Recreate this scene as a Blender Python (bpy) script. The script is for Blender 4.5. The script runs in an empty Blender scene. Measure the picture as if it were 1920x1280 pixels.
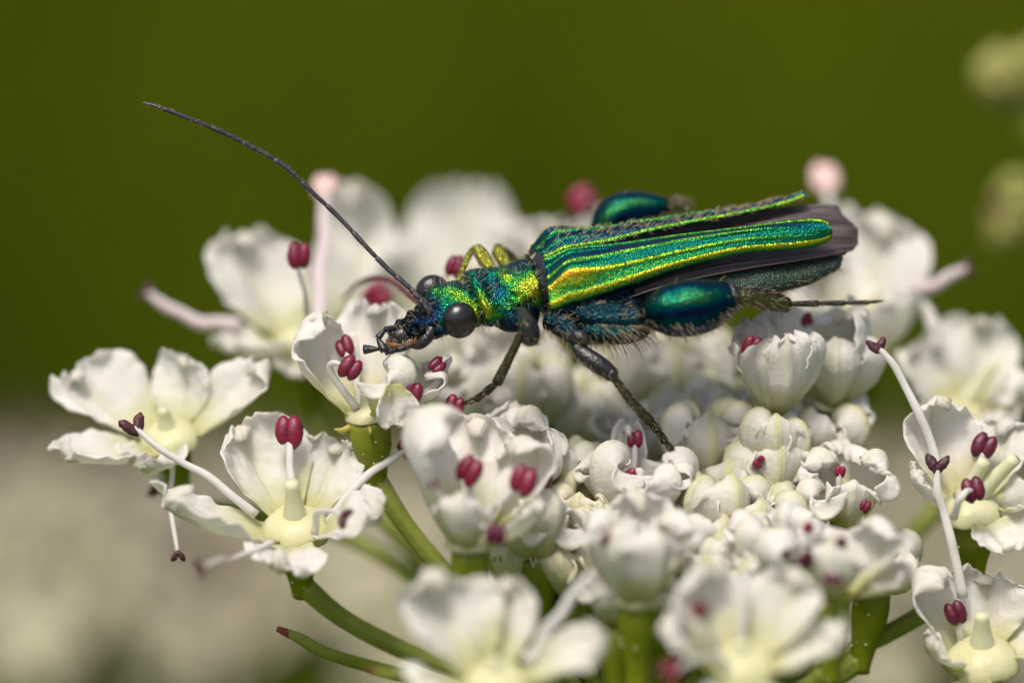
import bpy, math, random
import numpy as np
from mathutils import Vector
random.seed(7); RNG = np.random.default_rng(11)
V = lambda *a: np.array(a, dtype=float)
def nz(v):
    v = np.asarray(v, float); return v / (np.linalg.norm(v) + 1e-12)

# ------------------------------------------------------------------ camera, sky, sun, exposure
# one unit is one centimetre; the flower head stands about 40 cm above the soil
scene = bpy.context.scene
PITCH = math.radians(18); DIST = 15.0; FOC = V(0, 0, 40.0)
RT = V(1, 0, 0); FW = V(0, math.cos(PITCH), -math.sin(PITCH)); UP = V(0, math.sin(PITCH), math.cos(PITCH))
cam = bpy.data.cameras.new('camera'); cam_o = bpy.data.objects.new('camera', cam); scene.collection.objects.link(cam_o)
cam_o.location = FOC - FW * DIST; cam_o.rotation_euler = (math.radians(90) - PITCH, 0, 0)
cam.sensor_width = 36; cam.lens = 36 * DIST / 2.0; cam.clip_start = 0.1; cam.clip_end = 60000
cam.dof.use_dof = True; cam.dof.focus_distance = DIST - 0.045
APERTURE = 0.37; cam.dof.aperture_fstop = cam.lens * 1e-3 / (2 * APERTURE)
scene.camera = cam_o
SUN_EL, SUN_AZ = math.radians(66), math.radians(205)      # azimuth measured from +Y clockwise: behind the camera, to its left
world = bpy.data.worlds.new('World'); scene.world = world; world.use_nodes = True
wn = world.node_tree; bg = wn.nodes['Background']
sky = wn.nodes.new('ShaderNodeTexSky'); sky.sky_type = 'NISHITA'; sky.sun_disc = False
sky.sun_elevation = SUN_EL; sky.sun_rotation = SUN_AZ; sky.dust_density = 5.0; sky.ozone_density = 0.4; sky.air_density = 0.9
wn.links.new(sky.outputs[0], bg.inputs[0]); bg.inputs[1].default_value = 0.15
sun = bpy.data.lights.new('sun', 'SUN'); sun.energy = 2.75; sun.angle = math.radians(16); sun.color = (1.0, 0.94, 0.85)
sun_o = bpy.data.objects.new('sun', sun); scene.collection.objects.link(sun_o)
sd = Vector((math.sin(SUN_AZ) * math.cos(SUN_EL), math.cos(SUN_AZ) * math.cos(SUN_EL), math.sin(SUN_EL)))
sun_o.rotation_euler = sd.to_track_quat('Z', 'Y').to_euler(); sun_o.location = (0, -10, 80)
vs = scene.view_settings; vs.view_transform = 'Standard'; vs.look = 'None'; vs.gamma = 1; vs.exposure = 0.12
scene.render.engine = 'CYCLES'; scene.cycles.use_denoising = True
scene.cycles.max_bounces = 12; scene.cycles.diffuse_bounces = 8; scene.cycles.transmission_bounces = 10; scene.cycles.sample_clamp_indirect = 4.0

# ------------------------------------------------------------------ helpers
def P(px, py, d=0.0):                     # a place in the scene: pixel of a 1920 x 1280 view and depth behind the plane of focus
    k = (DIST + d) / DIST
    return FOC + FW * d + RT * ((px - 960) / 960 * k) + UP * ((640 - py) / 960 * k)
def C(r, u, d): return RT * r + UP * u + FW * d          # camera-frame direction to world
def cr(pts, n):                           # Catmull-Rom resampling of a list of tuples
    p = np.array(pts, float); m = len(p)
    q = np.vstack([2 * p[0] - p[1], p, 2 * p[-1] - p[-2]])
    t = np.linspace(0, m - 1, n); i = np.minimum(t.astype(int), m - 2); f = (t - i)[:, None]
    a, b, c, d = q[i], q[i + 1], q[i + 2], q[i + 3]
    return 0.5 * (2 * b + (c - a) * f + (2 * a - 5 * b + 4 * c - d) * f ** 2 + (3 * b - a - 3 * c + d) * f ** 3)
def sm(a, b, x): 
    t = np.clip((x - a) / (b - a), 0, 1); return t * t * (3 - 2 * t)
def gridfaces(nr, nc, wrap=False):
    f = []
    for i in range(nr - 1):
        for j in range(nc if wrap else nc - 1):
            k = (j + 1) % nc; f.append((i * nc + j, i * nc + k, (i + 1) * nc + k, (i + 1) * nc + j))
    return f
ORG = {}
def mesh(name, verts, faces, mat, org=V(0, 0, 0), uv=None, hue=None, smooth=True):
    me = bpy.data.meshes.new(name); me.from_pydata((np.asarray(verts) - org).tolist(), [], faces)
    me.materials.append(mat)
    if smooth: me.polygons.foreach_set('use_smooth', [True] * len(me.polygons))
    if uv is not None:
        l = me.uv_layers.new(name='UVMap'); idx = np.zeros(len(me.loops), int); me.loops.foreach_get('vertex_index', idx)
        l.data.foreach_set('uv', np.asarray(uv)[idx].astype(np.float32).ravel())
    if hue is not None:
        a = me.attributes.new('hue', 'FLOAT', 'POINT'); a.data.foreach_set('value', np.asarray(hue, np.float32))
    me.update(); return me
def obj(name, verts, faces, mat, parent=None, uv=None, hue=None, smooth=True, solid=0, sub=0, label=None):
    org = ORG[parent.name] if parent else np.mean(np.asarray(verts), axis=0)
    o = bpy.data.objects.new(name, mesh(name, verts, faces, mat, org, uv, hue, smooth)); scene.collection.objects.link(o)
    if parent: o.parent = parent
    else: o.location = org
    ORG[o.name] = org
    if sub: m = o.modifiers.new('sub', 'SUBSURF'); m.levels = m.render_levels = sub
    if solid: m = o.modifiers.new('sol', 'SOLIDIFY'); m.thickness = solid; m.offset = 0
    if label: o['label'] = label
    return o
def thing(name, label, cat, loc, group=None):
    o = bpy.data.objects.new(name, None); scene.collection.objects.link(o); o.location = loc; o.empty_display_size = .05
    o['label'] = label; o['category'] = cat; ORG[o.name] = np.asarray(loc, float)
    if group: o['group'] = group
    return o
def rings(cs, l, n, ry, rz, seg=20, k=None):   # loft: centres, lateral and normal vectors (arrays or single), radii, optional profile k(i,theta)
    cs = np.asarray(cs); m = len(cs); th = np.linspace(0, 2 * math.pi, seg, endpoint=False)
    l = np.broadcast_to(l, (m, 3)); n = np.broadcast_to(n, (m, 3))
    out = []; uv = []
    for i in range(m):
        mul = np.ones(seg) if k is None else k(i / (m - 1), th)
        out.append(cs[i] + np.outer(np.cos(th) * ry[i] * mul, l[i]) + np.outer(np.sin(th) * rz[i] * mul, n[i]))
        uv += [(a / 2 / math.pi, i / (m - 1)) for a in th]
    v = np.vstack(out); f = gridfaces(m, seg, True)
    v = np.vstack([v, cs[:1], cs[-1:]]); b = len(v) - 2
    f += [(b, (j + 1) % seg, j) for j in range(seg)] + [(b + 1, (m - 1) * seg + j, (m - 1) * seg + (j + 1) % seg) for j in range(seg)]
    uv += [(.5, 0), (.5, 1)]
    return v, f, uv
def tube(pts, rad, seg=10, n=None, flat=1.0, ref=None, k=None):      # tapered tube along a smooth path
    n = n or max(6, 4 * len(pts)); p = cr(pts, n); r = cr(np.array(rad, float)[:, None], n)[:, 0]
    t = np.gradient(p, axis=0); t /= np.linalg.norm(t, axis=1)[:, None] + 1e-12
    a = nz(np.cross(t[0], V(.3, .9, .2) if ref is None else ref)); L = []; N = []
    for i in range(n):
        a = nz(a - t[i] * a.dot(t[i])); L.append(a); N.append(np.cross(t[i], a))
    return rings(p, np.array(L), np.array(N), r, r * flat, seg, k)
def blob(c, ax, rx, ry, rz, up=None, nu=16, nv=10):
    ax = nz(ax); up = UP if up is None else up; l = nz(np.cross(ax, up)); n = np.cross(l, ax)
    s = np.linspace(-.98, .98, nv); k = np.sqrt(1 - s ** 2)
    return rings(np.array([c + ax * rx * q for q in s]), l, n, ry * k, rz * k, nu)

# ------------------------------------------------------------------ materials
def newmat(name):
    m = bpy.data.materials.new(name); m.use_nodes = True; nt = m.node_tree; return m, nt, nt.nodes['Principled BSDF'], nt.nodes['Material Output']
def N_(nt, typ, **kw):
    n = nt.nodes.new(typ)
    for k, v in kw.items():
        if k in n.inputs.keys() if hasattr(n.inputs, 'keys') else False: n.inputs[k].default_value = v
        else: setattr(n, k, v)
    return n
def ramp(nt, fac, stops):
    r = nt.nodes.new('ShaderNodeValToRGB'); e = r.color_ramp.elements
    e[0].position, e[0].color = stops[0][0], (*stops[0][1], 1); e[1].position, e[1].color = stops[-1][0], (*stops[-1][1], 1)
    for p, c in stops[1:-1]: x = e.new(p); x.color = (*c, 1)
    if fac is not None: nt.links.new(fac, r.inputs[0])
    return r
def noise(nt, scale, detail=3, co=None, rough=.5):
    n = nt.nodes.new('ShaderNodeTexNoise'); n.inputs['Scale'].default_value = scale; n.inputs['Detail'].default_value = detail; n.inputs['Roughness'].default_value = rough
    if co is not None: nt.links.new(co, n.inputs['Vector'])
    return n
def math_(nt, op, a, b=None, c=None):
    n = nt.nodes.new('ShaderNodeMath'); n.operation = op
    for i, x in enumerate((a, b, c)):
        if x is None: continue
        if isinstance(x, (int, float)): n.inputs[i].default_value = x
        else: nt.links.new(x, n.inputs[i])
    return n.outputs[0]
def mixc(nt, fac, a, b):
    n = nt.nodes.new('ShaderNodeMix'); n.data_type = 'RGBA'
    for s, x in ((n.inputs[0], fac), (n.inputs[6], a), (n.inputs[7], b)):
        if isinstance(x, (int, float)): s.default_value = x
        elif isinstance(x, tuple): s.default_value = (*x, 1)
        else: nt.links.new(x, s)
    return n.outputs[2]
def bump(nt, h, strength, dist, prev=None):
    b = nt.nodes.new('ShaderNodeBump'); b.inputs['Strength'].default_value = strength; b.inputs['Distance'].default_value = dist
    nt.links.new(h, b.inputs['Height'])
    if prev: nt.links.new(prev, b.inputs['Normal'])
    return b.outputs[0]
def petal_mat(name, white=(.88, .865, .84), base=(.66, .66, .30), edge=.42, transl=.50, streak=0.0):
    m, nt, b, out = newmat(name); tc = nt.nodes.new('ShaderNodeTexCoord')
    uv = nt.nodes.new('ShaderNodeSeparateXYZ'); nt.links.new(tc.outputs['UV'], uv.inputs[0])
    n1 = noise(nt, 9, 4, tc.outputs['Object']); n2 = noise(nt, 38, 3, tc.outputs['Object'])
    v = math_(nt, 'ADD', uv.outputs[1], math_(nt, 'MULTIPLY', math_(nt, 'SUBTRACT', n1.outputs[0], .5), .45))
    r = ramp(nt, v, [(0.0, (1, 1, 1)), (edge * .5, (.55, .55, .55)), (edge, (0, 0, 0))])
    col = mixc(nt, r.outputs[0], white, base)
    oi = nt.nodes.new('ShaderNodeObjectInfo')
    tint = ramp(nt, oi.outputs['Random'], [(0, (1, .985, .975)), (.5, (.985, .985, .955)), (1, (.965, .96, .93))])
    mul = nt.nodes.new('ShaderNodeMix'); mul.data_type = 'RGBA'; mul.blend_type = 'MULTIPLY'; mul.inputs[0].default_value = 1
    nt.links.new(col, mul.inputs[6]); nt.links.new(tint.outputs[0], mul.inputs[7]); col = mul.outputs[2]
    # faint veins running along the petal and a greenish midrib
    wv = math_(nt, 'ABSOLUTE', math_(nt, 'SUBTRACT', uv.outputs[0], .5))
    rib = ramp(nt, wv, [(0, (1, 1, 1)), (.09, (0, 0, 0))])
    col = mixc(nt, math_(nt, 'MULTIPLY', rib.outputs[0], .22 + streak), col, (.60, .62, .22))
    spot = ramp(nt, n2.outputs[0], [(.69, (0, 0, 0)), (.80, (1, 1, 1))])
    col = mixc(nt, math_(nt, 'MULTIPLY', spot.outputs[0], .30), col, (.60, .46, .28))
    tipm = ramp(nt, math_(nt, 'ADD', uv.outputs[1], math_(nt, 'MULTIPLY', math_(nt, 'SUBTRACT', n2.outputs[0], .5), .6)), [(.97, (0, 0, 0)), (1.12, (1, 1, 1))]); col = mixc(nt, math_(nt, 'MULTIPLY', tipm.outputs[0], .14), col, (.66, .54, .40))
    nt.links.new(col, b.inputs['Base Color']); b.inputs['Roughness'].default_value = .58; b.inputs['Specular IOR Level'].default_value = .2
    vo = nt.nodes.new('ShaderNodeTexVoronoi'); vo.inputs['Scale'].default_value = 330; nt.links.new(tc.outputs['Object'], vo.inputs['Vector'])
    vb = noise(nt, 26, 4, tc.outputs['Object'])
    vm = nt.nodes.new('ShaderNodeMapping'); vm.inputs['Scale'].default_value = (15, 1.6, 1); nt.links.new(tc.outputs['UV'], vm.inputs[0])
    vn = noise(nt, 1.0, 3, vm.outputs[0]); vn.inputs['Distortion'].default_value = .6
    nb = bump(nt, vb.outputs[0], .45, .010); nb = bump(nt, vn.outputs[0], .55, .010, nb); cn = noise(nt, 85, 4, tc.outputs['Object']); nb = bump(nt, cn.outputs[0], .40, .006, nb); nb = bump(nt, vo.outputs[0], .55, .0014, nb); nt.links.new(nb, b.inputs['Normal'])
    tr = nt.nodes.new('ShaderNodeBsdfTranslucent'); nt.links.new(col, tr.inputs[0])
    mx = nt.nodes.new('ShaderNodeMixShader'); mx.inputs[0].default_value = transl
    nt.links.new(b.outputs[0], mx.inputs[1]); nt.links.new(tr.outputs[0], mx.inputs[2]); nt.links.new(mx.outputs[0], out.inputs[0])
    return m
M = {}
M['petal'] = petal_mat('petal')
M['bud'] = petal_mat('bud_petal', white=(.87, .855, .80), base=(.60, .64, .20), edge=.50, streak=.46, transl=.48)
M['cream'] = petal_mat('cream_bud', white=(.84, .81, .68), base=(.56, .58, .22), edge=.6, streak=.25, transl=.36)
M['greenbud'] = petal_mat('green_bud', white=(.36, .35, .11), base=(.22, .23, .05), edge=.6, transl=.2)
M['shadepetal'] = petal_mat('shaded_neighbour_petal', white=(.68, .65, .52), base=(.42, .43, .2), edge=.5, transl=.3)  # white petals dulled: half shade of the neighbouring heads put into the colour
def plain(name, col, rough=.5, spec=.4, var=None, scale=30, bstr=.3, bdist=.004, bscale=90, transl=0, metal=0):
    m, nt, b, out = newmat(name); tc = nt.nodes.new('ShaderNodeTexCoord')
    n1 = noise(nt, scale, 4, tc.outputs['Object'])
    r = ramp(nt, n1.outputs[0], [(.3, var or tuple(c * .75 for c in col)), (.68, col)])
    nt.links.new(r.outputs[0], b.inputs['Base Color']); b.inputs['Roughness'].default_value = rough; b.inputs['Specular IOR Level'].default_value = spec
    b.inputs['Metallic'].default_value = metal
    n2 = noise(nt, bscale, 3, tc.outputs['Object']); nt.links.new(bump(nt, n2.outputs[0], bstr, bdist), b.inputs['Normal'])
    if transl:
        tr = nt.nodes.new('ShaderNodeBsdfTranslucent'); nt.links.new(r.outputs[0], tr.inputs[0]); mx = nt.nodes.new('ShaderNodeMixShader'); mx.inputs[0].default_value = transl
        nt.links.new(b.outputs[0], mx.inputs[1]); nt.links.new(tr.outputs[0], mx.inputs[2]); nt.links.new(mx.outputs[0], out.inputs[0])
    return m
M['filament'] = plain('filament', (.80, .78, .75), .4, .4, (.74, .72, .68), 20, .2, .003, 120, .4)
M['pinkfil'] = plain('pink_filament', (.74, .64, .65), .45, .3, (.68, .6, .6), 20, .2, .003, 120, .3)
M['anther'] = plain('anther', (.195, .005, .033), .38, .5, (.10, .003, .018), 60, .35, .003, 260)
nt = M['anther'].node_tree; b = nt.nodes['Principled BSDF']; src = b.inputs['Base Color'].links[0].from_socket; oi = nt.nodes.new('ShaderNodeObjectInfo')
rr_ = ramp(nt, oi.outputs['Random'], [(0, (.40, .45, .55)), (.35, (.85, .9, .9)), (1, (1.25, 1.2, 1.15))]); mm = nt.nodes.new('ShaderNodeMix'); mm.data_type = 'RGBA'; mm.blend_type = 'MULTIPLY'; mm.inputs[0].default_value = 1
nt.links.new(src, mm.inputs[6]); nt.links.new(rr_.outputs[0], mm.inputs[7]); nt.links.new(mm.outputs[2], b.inputs['Base Color'])
M['palepink'] = plain('pale_anther', (.70, .44, .43), .6, .3, (.64, .47, .42), 40)
M['dried'] = plain('dried_anther', (.085, .022, .03), .45, .5, (.03, .008, .014), 90, .8, .004, 160)
M['disc'] = plain('flower_disc', (.74, .72, .46), .38, .45, (.66, .65, .36), 22, .5, .005, 60, .3)
M['style'] = plain('style', (.74, .74, .52), .38, .45, (.68, .69, .44), 24, .2, .003, 90, .3)
M['green'] = plain('green_ovary', (.24, .27, .014), .45, .4, (.15, .19, .008), 12, .35, .004, 60, .15)
M['stem'] = plain('green_stem', (.30, .35, .07), .5, .35, (.18, .22, .03), 9, .5, .005, 60, .2)
M['dullstem'] = plain('plant_stem', (.10, .14, .03), .6, .3, (.07, .10, .02), 4, .4, .02, 20)
M['sepal'] = plain('sepal', (.45, .36, .10), .5, .3, (.30, .30, .06), 40)
M['redtip'] = plain('bracteole_tip', (.20, .03, .03), .5, .3, (.14, .05, .03), 30)
M['pollen'] = plain('pollen', (.75, .75, .5), .6, .2)
def chitin(name, rough=.3, gran=230, gstr=.6, stops=None, shift=.30, var=.5, vscale=30, coat=.0, metal=1.0, gamp=.4):
    m, nt, b, out = newmat(name); tc = nt.nodes.new('ShaderNodeTexCoord'); oc = tc.outputs['Object']
    at = nt.nodes.new('ShaderNodeAttribute'); at.attribute_name = 'hue'
    n1 = noise(nt, vscale, 4, oc, .6); n2 = noise(nt, gran * .8, 2, oc)
    lw = nt.nodes.new('ShaderNodeLayerWeight'); lw.inputs[0].default_value = .5
    f = math_(nt, 'ADD', at.outputs['Fac'], math_(nt, 'MULTIPLY', math_(nt, 'SUBTRACT', n1.outputs[0], .5), var))
    f = math_(nt, 'ADD', f, math_(nt, 'MULTIPLY', math_(nt, 'SUBTRACT', n2.outputs[0], .5), gamp))
    f = math_(nt, 'SUBTRACT', f, math_(nt, 'MULTIPLY', lw.outputs['Facing'], shift))
    r = ramp(nt, f, stops or [(0, (.006, .009, .011)), (.14, (.010, .028, .075)), (.28, (.004, .055, .10)), (.42, (.004, .12, .085)), (.56, (.022, .20, .04)), (.70, (.17, .32, .02)), (.84, (.56, .46, .03)), (.95, (.95, .52, .04)), (1, (.9, .25, .04))])
    nt.links.new(r.outputs[0], b.inputs['Base Color']); b.inputs['Metallic'].default_value = metal; b.inputs['Roughness'].default_value = rough
    b.inputs['Coat Weight'].default_value = coat; b.inputs['Coat Roughness'].default_value = .12
    vo = nt.nodes.new('ShaderNodeTexVoronoi'); vo.inputs['Scale'].default_value = gran; nt.links.new(oc, vo.inputs['Vector'])
    w = noise(nt, gran * .35, 3, oc)
    nb = bump(nt, w.outputs[0], gstr * .7, .006); nb = bump(nt, vo.outputs[0], gstr, .004, nb); nt.links.new(nb, b.inputs['Normal'])
    return m
M['elytra'] = chitin('elytra', .37, 330, .40, shift=.12, var=.22, gamp=.46)
M['thorax'] = chitin('pronotum', .30, 280, .50, var=.42, vscale=48, shift=.18, gamp=.34)
M['femur'] = chitin('swollen_femur', .25, 330, .30, gamp=.16, var=.35, vscale=22, shift=.3, coat=.0, stops=[(0, (.006, .008, .014)), (.16, (.006, .012, .045)), (.32, (.0, .04, .075)), (.46, (.003, .075, .055)), (.62, (.03, .14, .03)), (.8, (.35, .35, .03)), (1, (.7, .45, .05))])
M['dark'] = chitin('dark_underside', .38, 240, .7, var=.35, vscale=40, stops=[(0, (.008, .012, .02)), (.4, (.012, .045, .065)), (.65, (.015, .085, .06)), (1, (.09, .14, .04))])
M['abdomen'] = chitin('abdomen', .45, 260, .6, var=.35, vscale=40, stops=[(0, (.015, .018, .016)), (.4, (.035, .055, .045)), (.65, (.05, .085, .055)), (1, (.16, .15, .09))], metal=.7)
M['leg'] = chitin('leg', .36, 260, .7, var=.4, vscale=45, stops=[(0, (.025, .022, .02)), (.4, (.04, .042, .025)), (.7, (.14, .14, .05)), (1, (.60, .48, .10))], metal=.8)
M['goldleg'] = chitin('gold_leg', .32, 260, .7, var=.4, vscale=45, stops=[(0, (.03, .05, .015)), (.4, (.11, .15, .025)), (.7, (.30, .30, .035)), (1, (.7, .5, .08))], metal=.9)
M['black'] = plain('black_chitin', (.018, .014, .018), .28, .6, (.008, .008, .01), 60, .7, .004, 140)
M['antenna'] = plain('antenna', (.030, .022, .034), .38, .6, (.012, .010, .016), 60, .4, .002, 160)
M['redantenna'] = plain('far_antenna', (.13, .022, .032), .45, .5, (.09, .015, .022), 40)
M['mandible'] = plain('mandible', (.20, .085, .03), .35, .5, (.07, .03, .015), 60)
M['brown'] = plain('tarsus', (.035, .030, .016), .4, .5, (.015, .012, .008), 80, .6, .004, 200)
m, nt, b, out = newmat('eye'); tc = nt.nodes.new('ShaderNodeTexCoord')
vo = nt.nodes.new('ShaderNodeTexVoronoi'); vo.inputs['Scale'].default_value = 420; vo.inputs['Randomness'].default_value = .25; nt.links.new(tc.outputs['Object'], vo.inputs['Vector'])
b.inputs['Base Color'].default_value = (.008, .005, .007, 1); b.inputs['Roughness'].default_value = .18; b.inputs['Specular IOR Level'].default_value = .8
nt.links.new(bump(nt, vo.outputs[0], .35, .0012), b.inputs['Normal']); M['eye'] = m
m, nt, b, out = newmat('hind_wing'); tc = nt.nodes.new('ShaderNodeTexCoord')
uvn = nt.nodes.new('ShaderNodeMapping'); uvn.inputs['Scale'].default_value = (26, 2.2, 1); nt.links.new(tc.outputs['UV'], uvn.inputs[0])
n1 = noise(nt, 1.0, 4, uvn.outputs[0])
r = ramp(nt, n1.outputs[0], [(.3, (.016, .010, .010)), (.55, (.065, .042, .045)), (.75, (.20, .135, .14))]); nt.links.new(r.outputs[0], b.inputs['Base Color'])
b.inputs['Roughness'].default_value = .32; b.inputs['Specular IOR Level'].default_value = .7; nt.links.new(bump(nt, n1.outputs[0], .8, .012), b.inputs['Normal']); M['wing'] = m
m, nt, b, out = newmat('hair'); b.inputs['Base Color'].default_value = (.56, .45, .30, 1); b.inputs['Roughness'].default_value = .4
tr = nt.nodes.new('ShaderNodeBsdfTranslucent'); tr.inputs[0].default_value = (.66, .52, .32, 1); mx = nt.nodes.new('ShaderNodeMixShader'); mx.inputs[0].default_value = .45
nt.links.new(b.outputs[0], mx.inputs[1]); nt.links.new(tr.outputs[0], mx.inputs[2]); nt.links.new(mx.outputs[0], out.inputs[0]); M['hair'] = m
m, nt, b, out = newmat('meadow_soil'); tc = nt.nodes.new('ShaderNodeTexCoord'); n1 = noise(nt, .045, 3, tc.outputs['Object']); n2 = noise(nt, .4, 5, tc.outputs['Object'])
r1 = ramp(nt, n1.outputs[0], [(.36, (.060, .098, .003)), (.64, (.115, .155, .004))]); r2 = ramp(nt, n2.outputs[0], [(.3, (.55, .55, .5)), (.7, (1.1, 1.1, 1.0))])
mm = nt.nodes.new('ShaderNodeMix'); mm.data_type = 'RGBA'; mm.blend_type = 'MULTIPLY'; mm.inputs[0].default_value = 1
nt.links.new(r1.outputs[0], mm.inputs[6]); nt.links.new(r2.outputs[0], mm.inputs[7]); nt.links.new(mm.outputs[2], b.inputs['Base Color'])
b.inputs['Roughness'].default_value = 1; b.inputs['Specular IOR Level'].default_value = .0; nt.links.new(bump(nt, n2.outputs[0], .6, .5), b.inputs['Normal']); M['soil'] = m
m, nt, b, out = newmat('grass'); tc = nt.nodes.new('ShaderNodeTexCoord'); n1 = noise(nt, .045, 3, tc.outputs['Object'])
r1 = ramp(nt, n1.outputs[0], [(.36, (.056, .088, .003)), (.64, (.122, .158, .004))]); nt.links.new(r1.outputs[0], b.inputs['Base Color'])
b.inputs['Roughness'].default_value = .8; b.inputs['Specular IOR Level'].default_value = .05
tr = nt.nodes.new('ShaderNodeBsdfTranslucent'); nt.links.new(r1.outputs[0], tr.inputs[0]); mx = nt.nodes.new('ShaderNodeMixShader'); mx.inputs[0].default_value = .3
nt.links.new(b.outputs[0], mx.inputs[1]); nt.links.new(tr.outputs[0], mx.inputs[2]); nt.links.new(mx.outputs[0], out.inputs[0]); M['grass'] = m

# ------------------------------------------------------------------ the meadow
S = 30000
g = obj('ground', [(-S, -S, 0), (S, -S, 0), (S, S, 0), (-S, S, 0)], [(0, 1, 2, 3)], M['soil'], smooth=False); g['kind'] = 'structure'
n = 42000
gy = 25 + 420 * RNG.random(n) ** 1.4; gx = (RNG.random(n) - .5) * (30 + gy * .75)
h = 5 + 12 * RNG.random(n) ** 1.5; a = RNG.random(n) * 6.283; w = .25 + .5 * RNG.random(n); lean = h * (.15 + .6 * RNG.random(n)); la = RNG.random(n) * 6.283
base = np.stack([gx, gy, np.zeros(n)], 1); side = np.stack([np.cos(a) * w, np.sin(a) * w, np.zeros(n)], 1)
ld = np.stack([np.cos(la) * lean, np.sin(la) * lean, np.zeros(n)], 1); zz = np.zeros((n, 3)); zz[:, 2] = h
gv = np.stack([base - side, base + side, base + side * .7 + ld * .35 + zz * .6, base - side * .7 + ld * .35 + zz * .6, base + ld + zz], 1).reshape(-1, 3)
gf = []
for i in range(n): k = i * 5; gf += [(k, k + 1, k + 2, k + 3), (k + 3, k + 2, k + 4)]
gr = obj('meadow_grass', gv, gf, M['grass']); gr['kind'] = 'stuff'; gr['label'] = 'soft green meadow grass far behind the flowers'; gr['category'] = 'grass'

# ------------------------------------------------------------------ flower builders
def petal(base, tip, center, axis, W, bend=.6, curl=1.4, cup=.22, ruf=.05, notch=.12, tongue=.32, claw=.34, groove=.14, twist=None, lump=.007, roll=.70, seed=0, nt=33, ns=27):
    rg = np.random.default_rng(seed + 1000)
    ch = tip - base; L = np.linalg.norm(ch); e1 = ch / L
    rad = ch - axis * ch.dot(axis); b0 = base - center; b0 = b0 - axis * b0.dot(axis)
    rad = nz(rad / L + .35 * nz(b0)); cb, sb = e1.dot(rad), e1.dot(axis)
    nn = -sb * rad + cb * axis; nn = nz(nn - e1 * nn.dot(e1)); e2 = np.cross(nn, e1)
    t = np.linspace(0, 1, nt); s = np.linspace(-1, 1, ns)
    th = bend * (t - .42) + curl * sm(roll, 1.0, t) ** 1.3
    dt = 1 / (nt - 1); cx = np.concatenate([[0], np.cumsum(np.cos(th[:-1]) * dt)]); cz = np.concatenate([[0], np.cumsum(np.sin(th[:-1]) * dt)])
    k = L / max(cx.max(), .3); cx *= k; cz *= k
    f = np.where(t < .6, claw + (1 - claw) * np.sin(np.pi / 2 * np.clip(t / .6, 0, 1)) ** 1.25, np.sqrt(np.clip(1 - ((t - .6) / .47) ** 2, 0, 1)))
    ph = rg.random(8) * 6.28; am = rg.random(8)
    v = []; uv = []; asym = (rg.random() - .5) * .3; tw = (rg.random() - .5) * .7 if twist is None else twist; lf = (rg.random((4, 3)) - .5) * 60; side = (rg.random() - .5) * .16
    for i in range(nt):
        tl = math.cos(th[i]) * e1 + math.sin(th[i]) * nn; nl = -math.sin(th[i]) * e1 + math.cos(th[i]) * nn
        for j in range(ns):
            q = s[j]; y = q * W * f[i] * (1 + asym * q) 
            ru = sum(am[m] * math.sin((m + 2) * 1.7 * q + ph[m] + t[i] * (2 + m)) for m in range(5)) * ruf * W * (abs(q) ** 1.5 + .15) * (t[i] ** .7)
            ru += lump * sum(math.sin(float(lf[m] @ (e1 * cx[i] + e2 * y)) + ph[m]) for m in range(4)) * sm(.1, .5, t[i]) * .5
            ru += ruf * .5 * W * math.sin(11 * t[i] + ph[6]) * q * q
            ru += ruf * .9 * W * (math.sin(27 * t[i] + ph[7] + 2 * q) + .7 * math.sin(43 * t[i] + ph[2])) * abs(q) ** 5 * .5 + ruf * .7 * W * math.sin(15 * q + ph[1]) * t[i] ** 8
            u_ = e1 * cx[i] + e2 * y; ru += lump * .22 * (math.sin(float(lf[0] @ u_) * 4.3 + ph[4]) * math.sin(float(lf[1] @ u_) * 3.7 + ph[0])) * sm(.1, .4, t[i])
            z = cup * W * (q * q) * (.5 + .5 * f[i]) * 2 * (.4 + .6 * math.sin(np.pi * min(1, t[i] * 1.1))) - groove * W * math.exp(-(q / .17) ** 2) * sm(0, .5, t[i]) + ru + y * math.tan(tw * t[i])
            nt_ = -notch * L * math.exp(-(q / .33) ** 2) * t[i] ** 5 + ruf * .35 * L * (math.sin(9 * q + ph[5]) + .6 * math.sin(23 * q + ph[3])) * t[i] ** 6
            v.append(base + cx[i] * e1 + cz[i] * nn + (y + side * L * t[i] ** 2) * e2 + z * nl + nt_ * tl); uv.append((q * .5 + .5, t[i]))
    fc = gridfaces(nt, ns)
    if tongue:
        m = 7; b = len(v); c0 = v[(nt - 2) * ns + ns // 2]; p = c0.copy(); a = th[-2] + .2; st = tongue * L / (m - 1)
        sw = (rg.random() - .5) * .5
        for i in range(m):
            wd = W * (.32 - .18 * i / (m - 1)); nl = -math.sin(a) * e1 + math.cos(a) * nn
            for q in (-1, 0, 1): v.append(p + e2 * (wd * q + sw * i * .01) + nl * (.012 * abs(q))); uv.append((.5 + .2 * q, 1))
            p = p + (math.cos(a) * e1 + math.sin(a) * nn) * st; a += 2.1 / (m - 1)
        fc += [tuple(b + x for x in q) for q in gridfaces(m, 3)]
    return np.array(v), fc, uv
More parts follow.
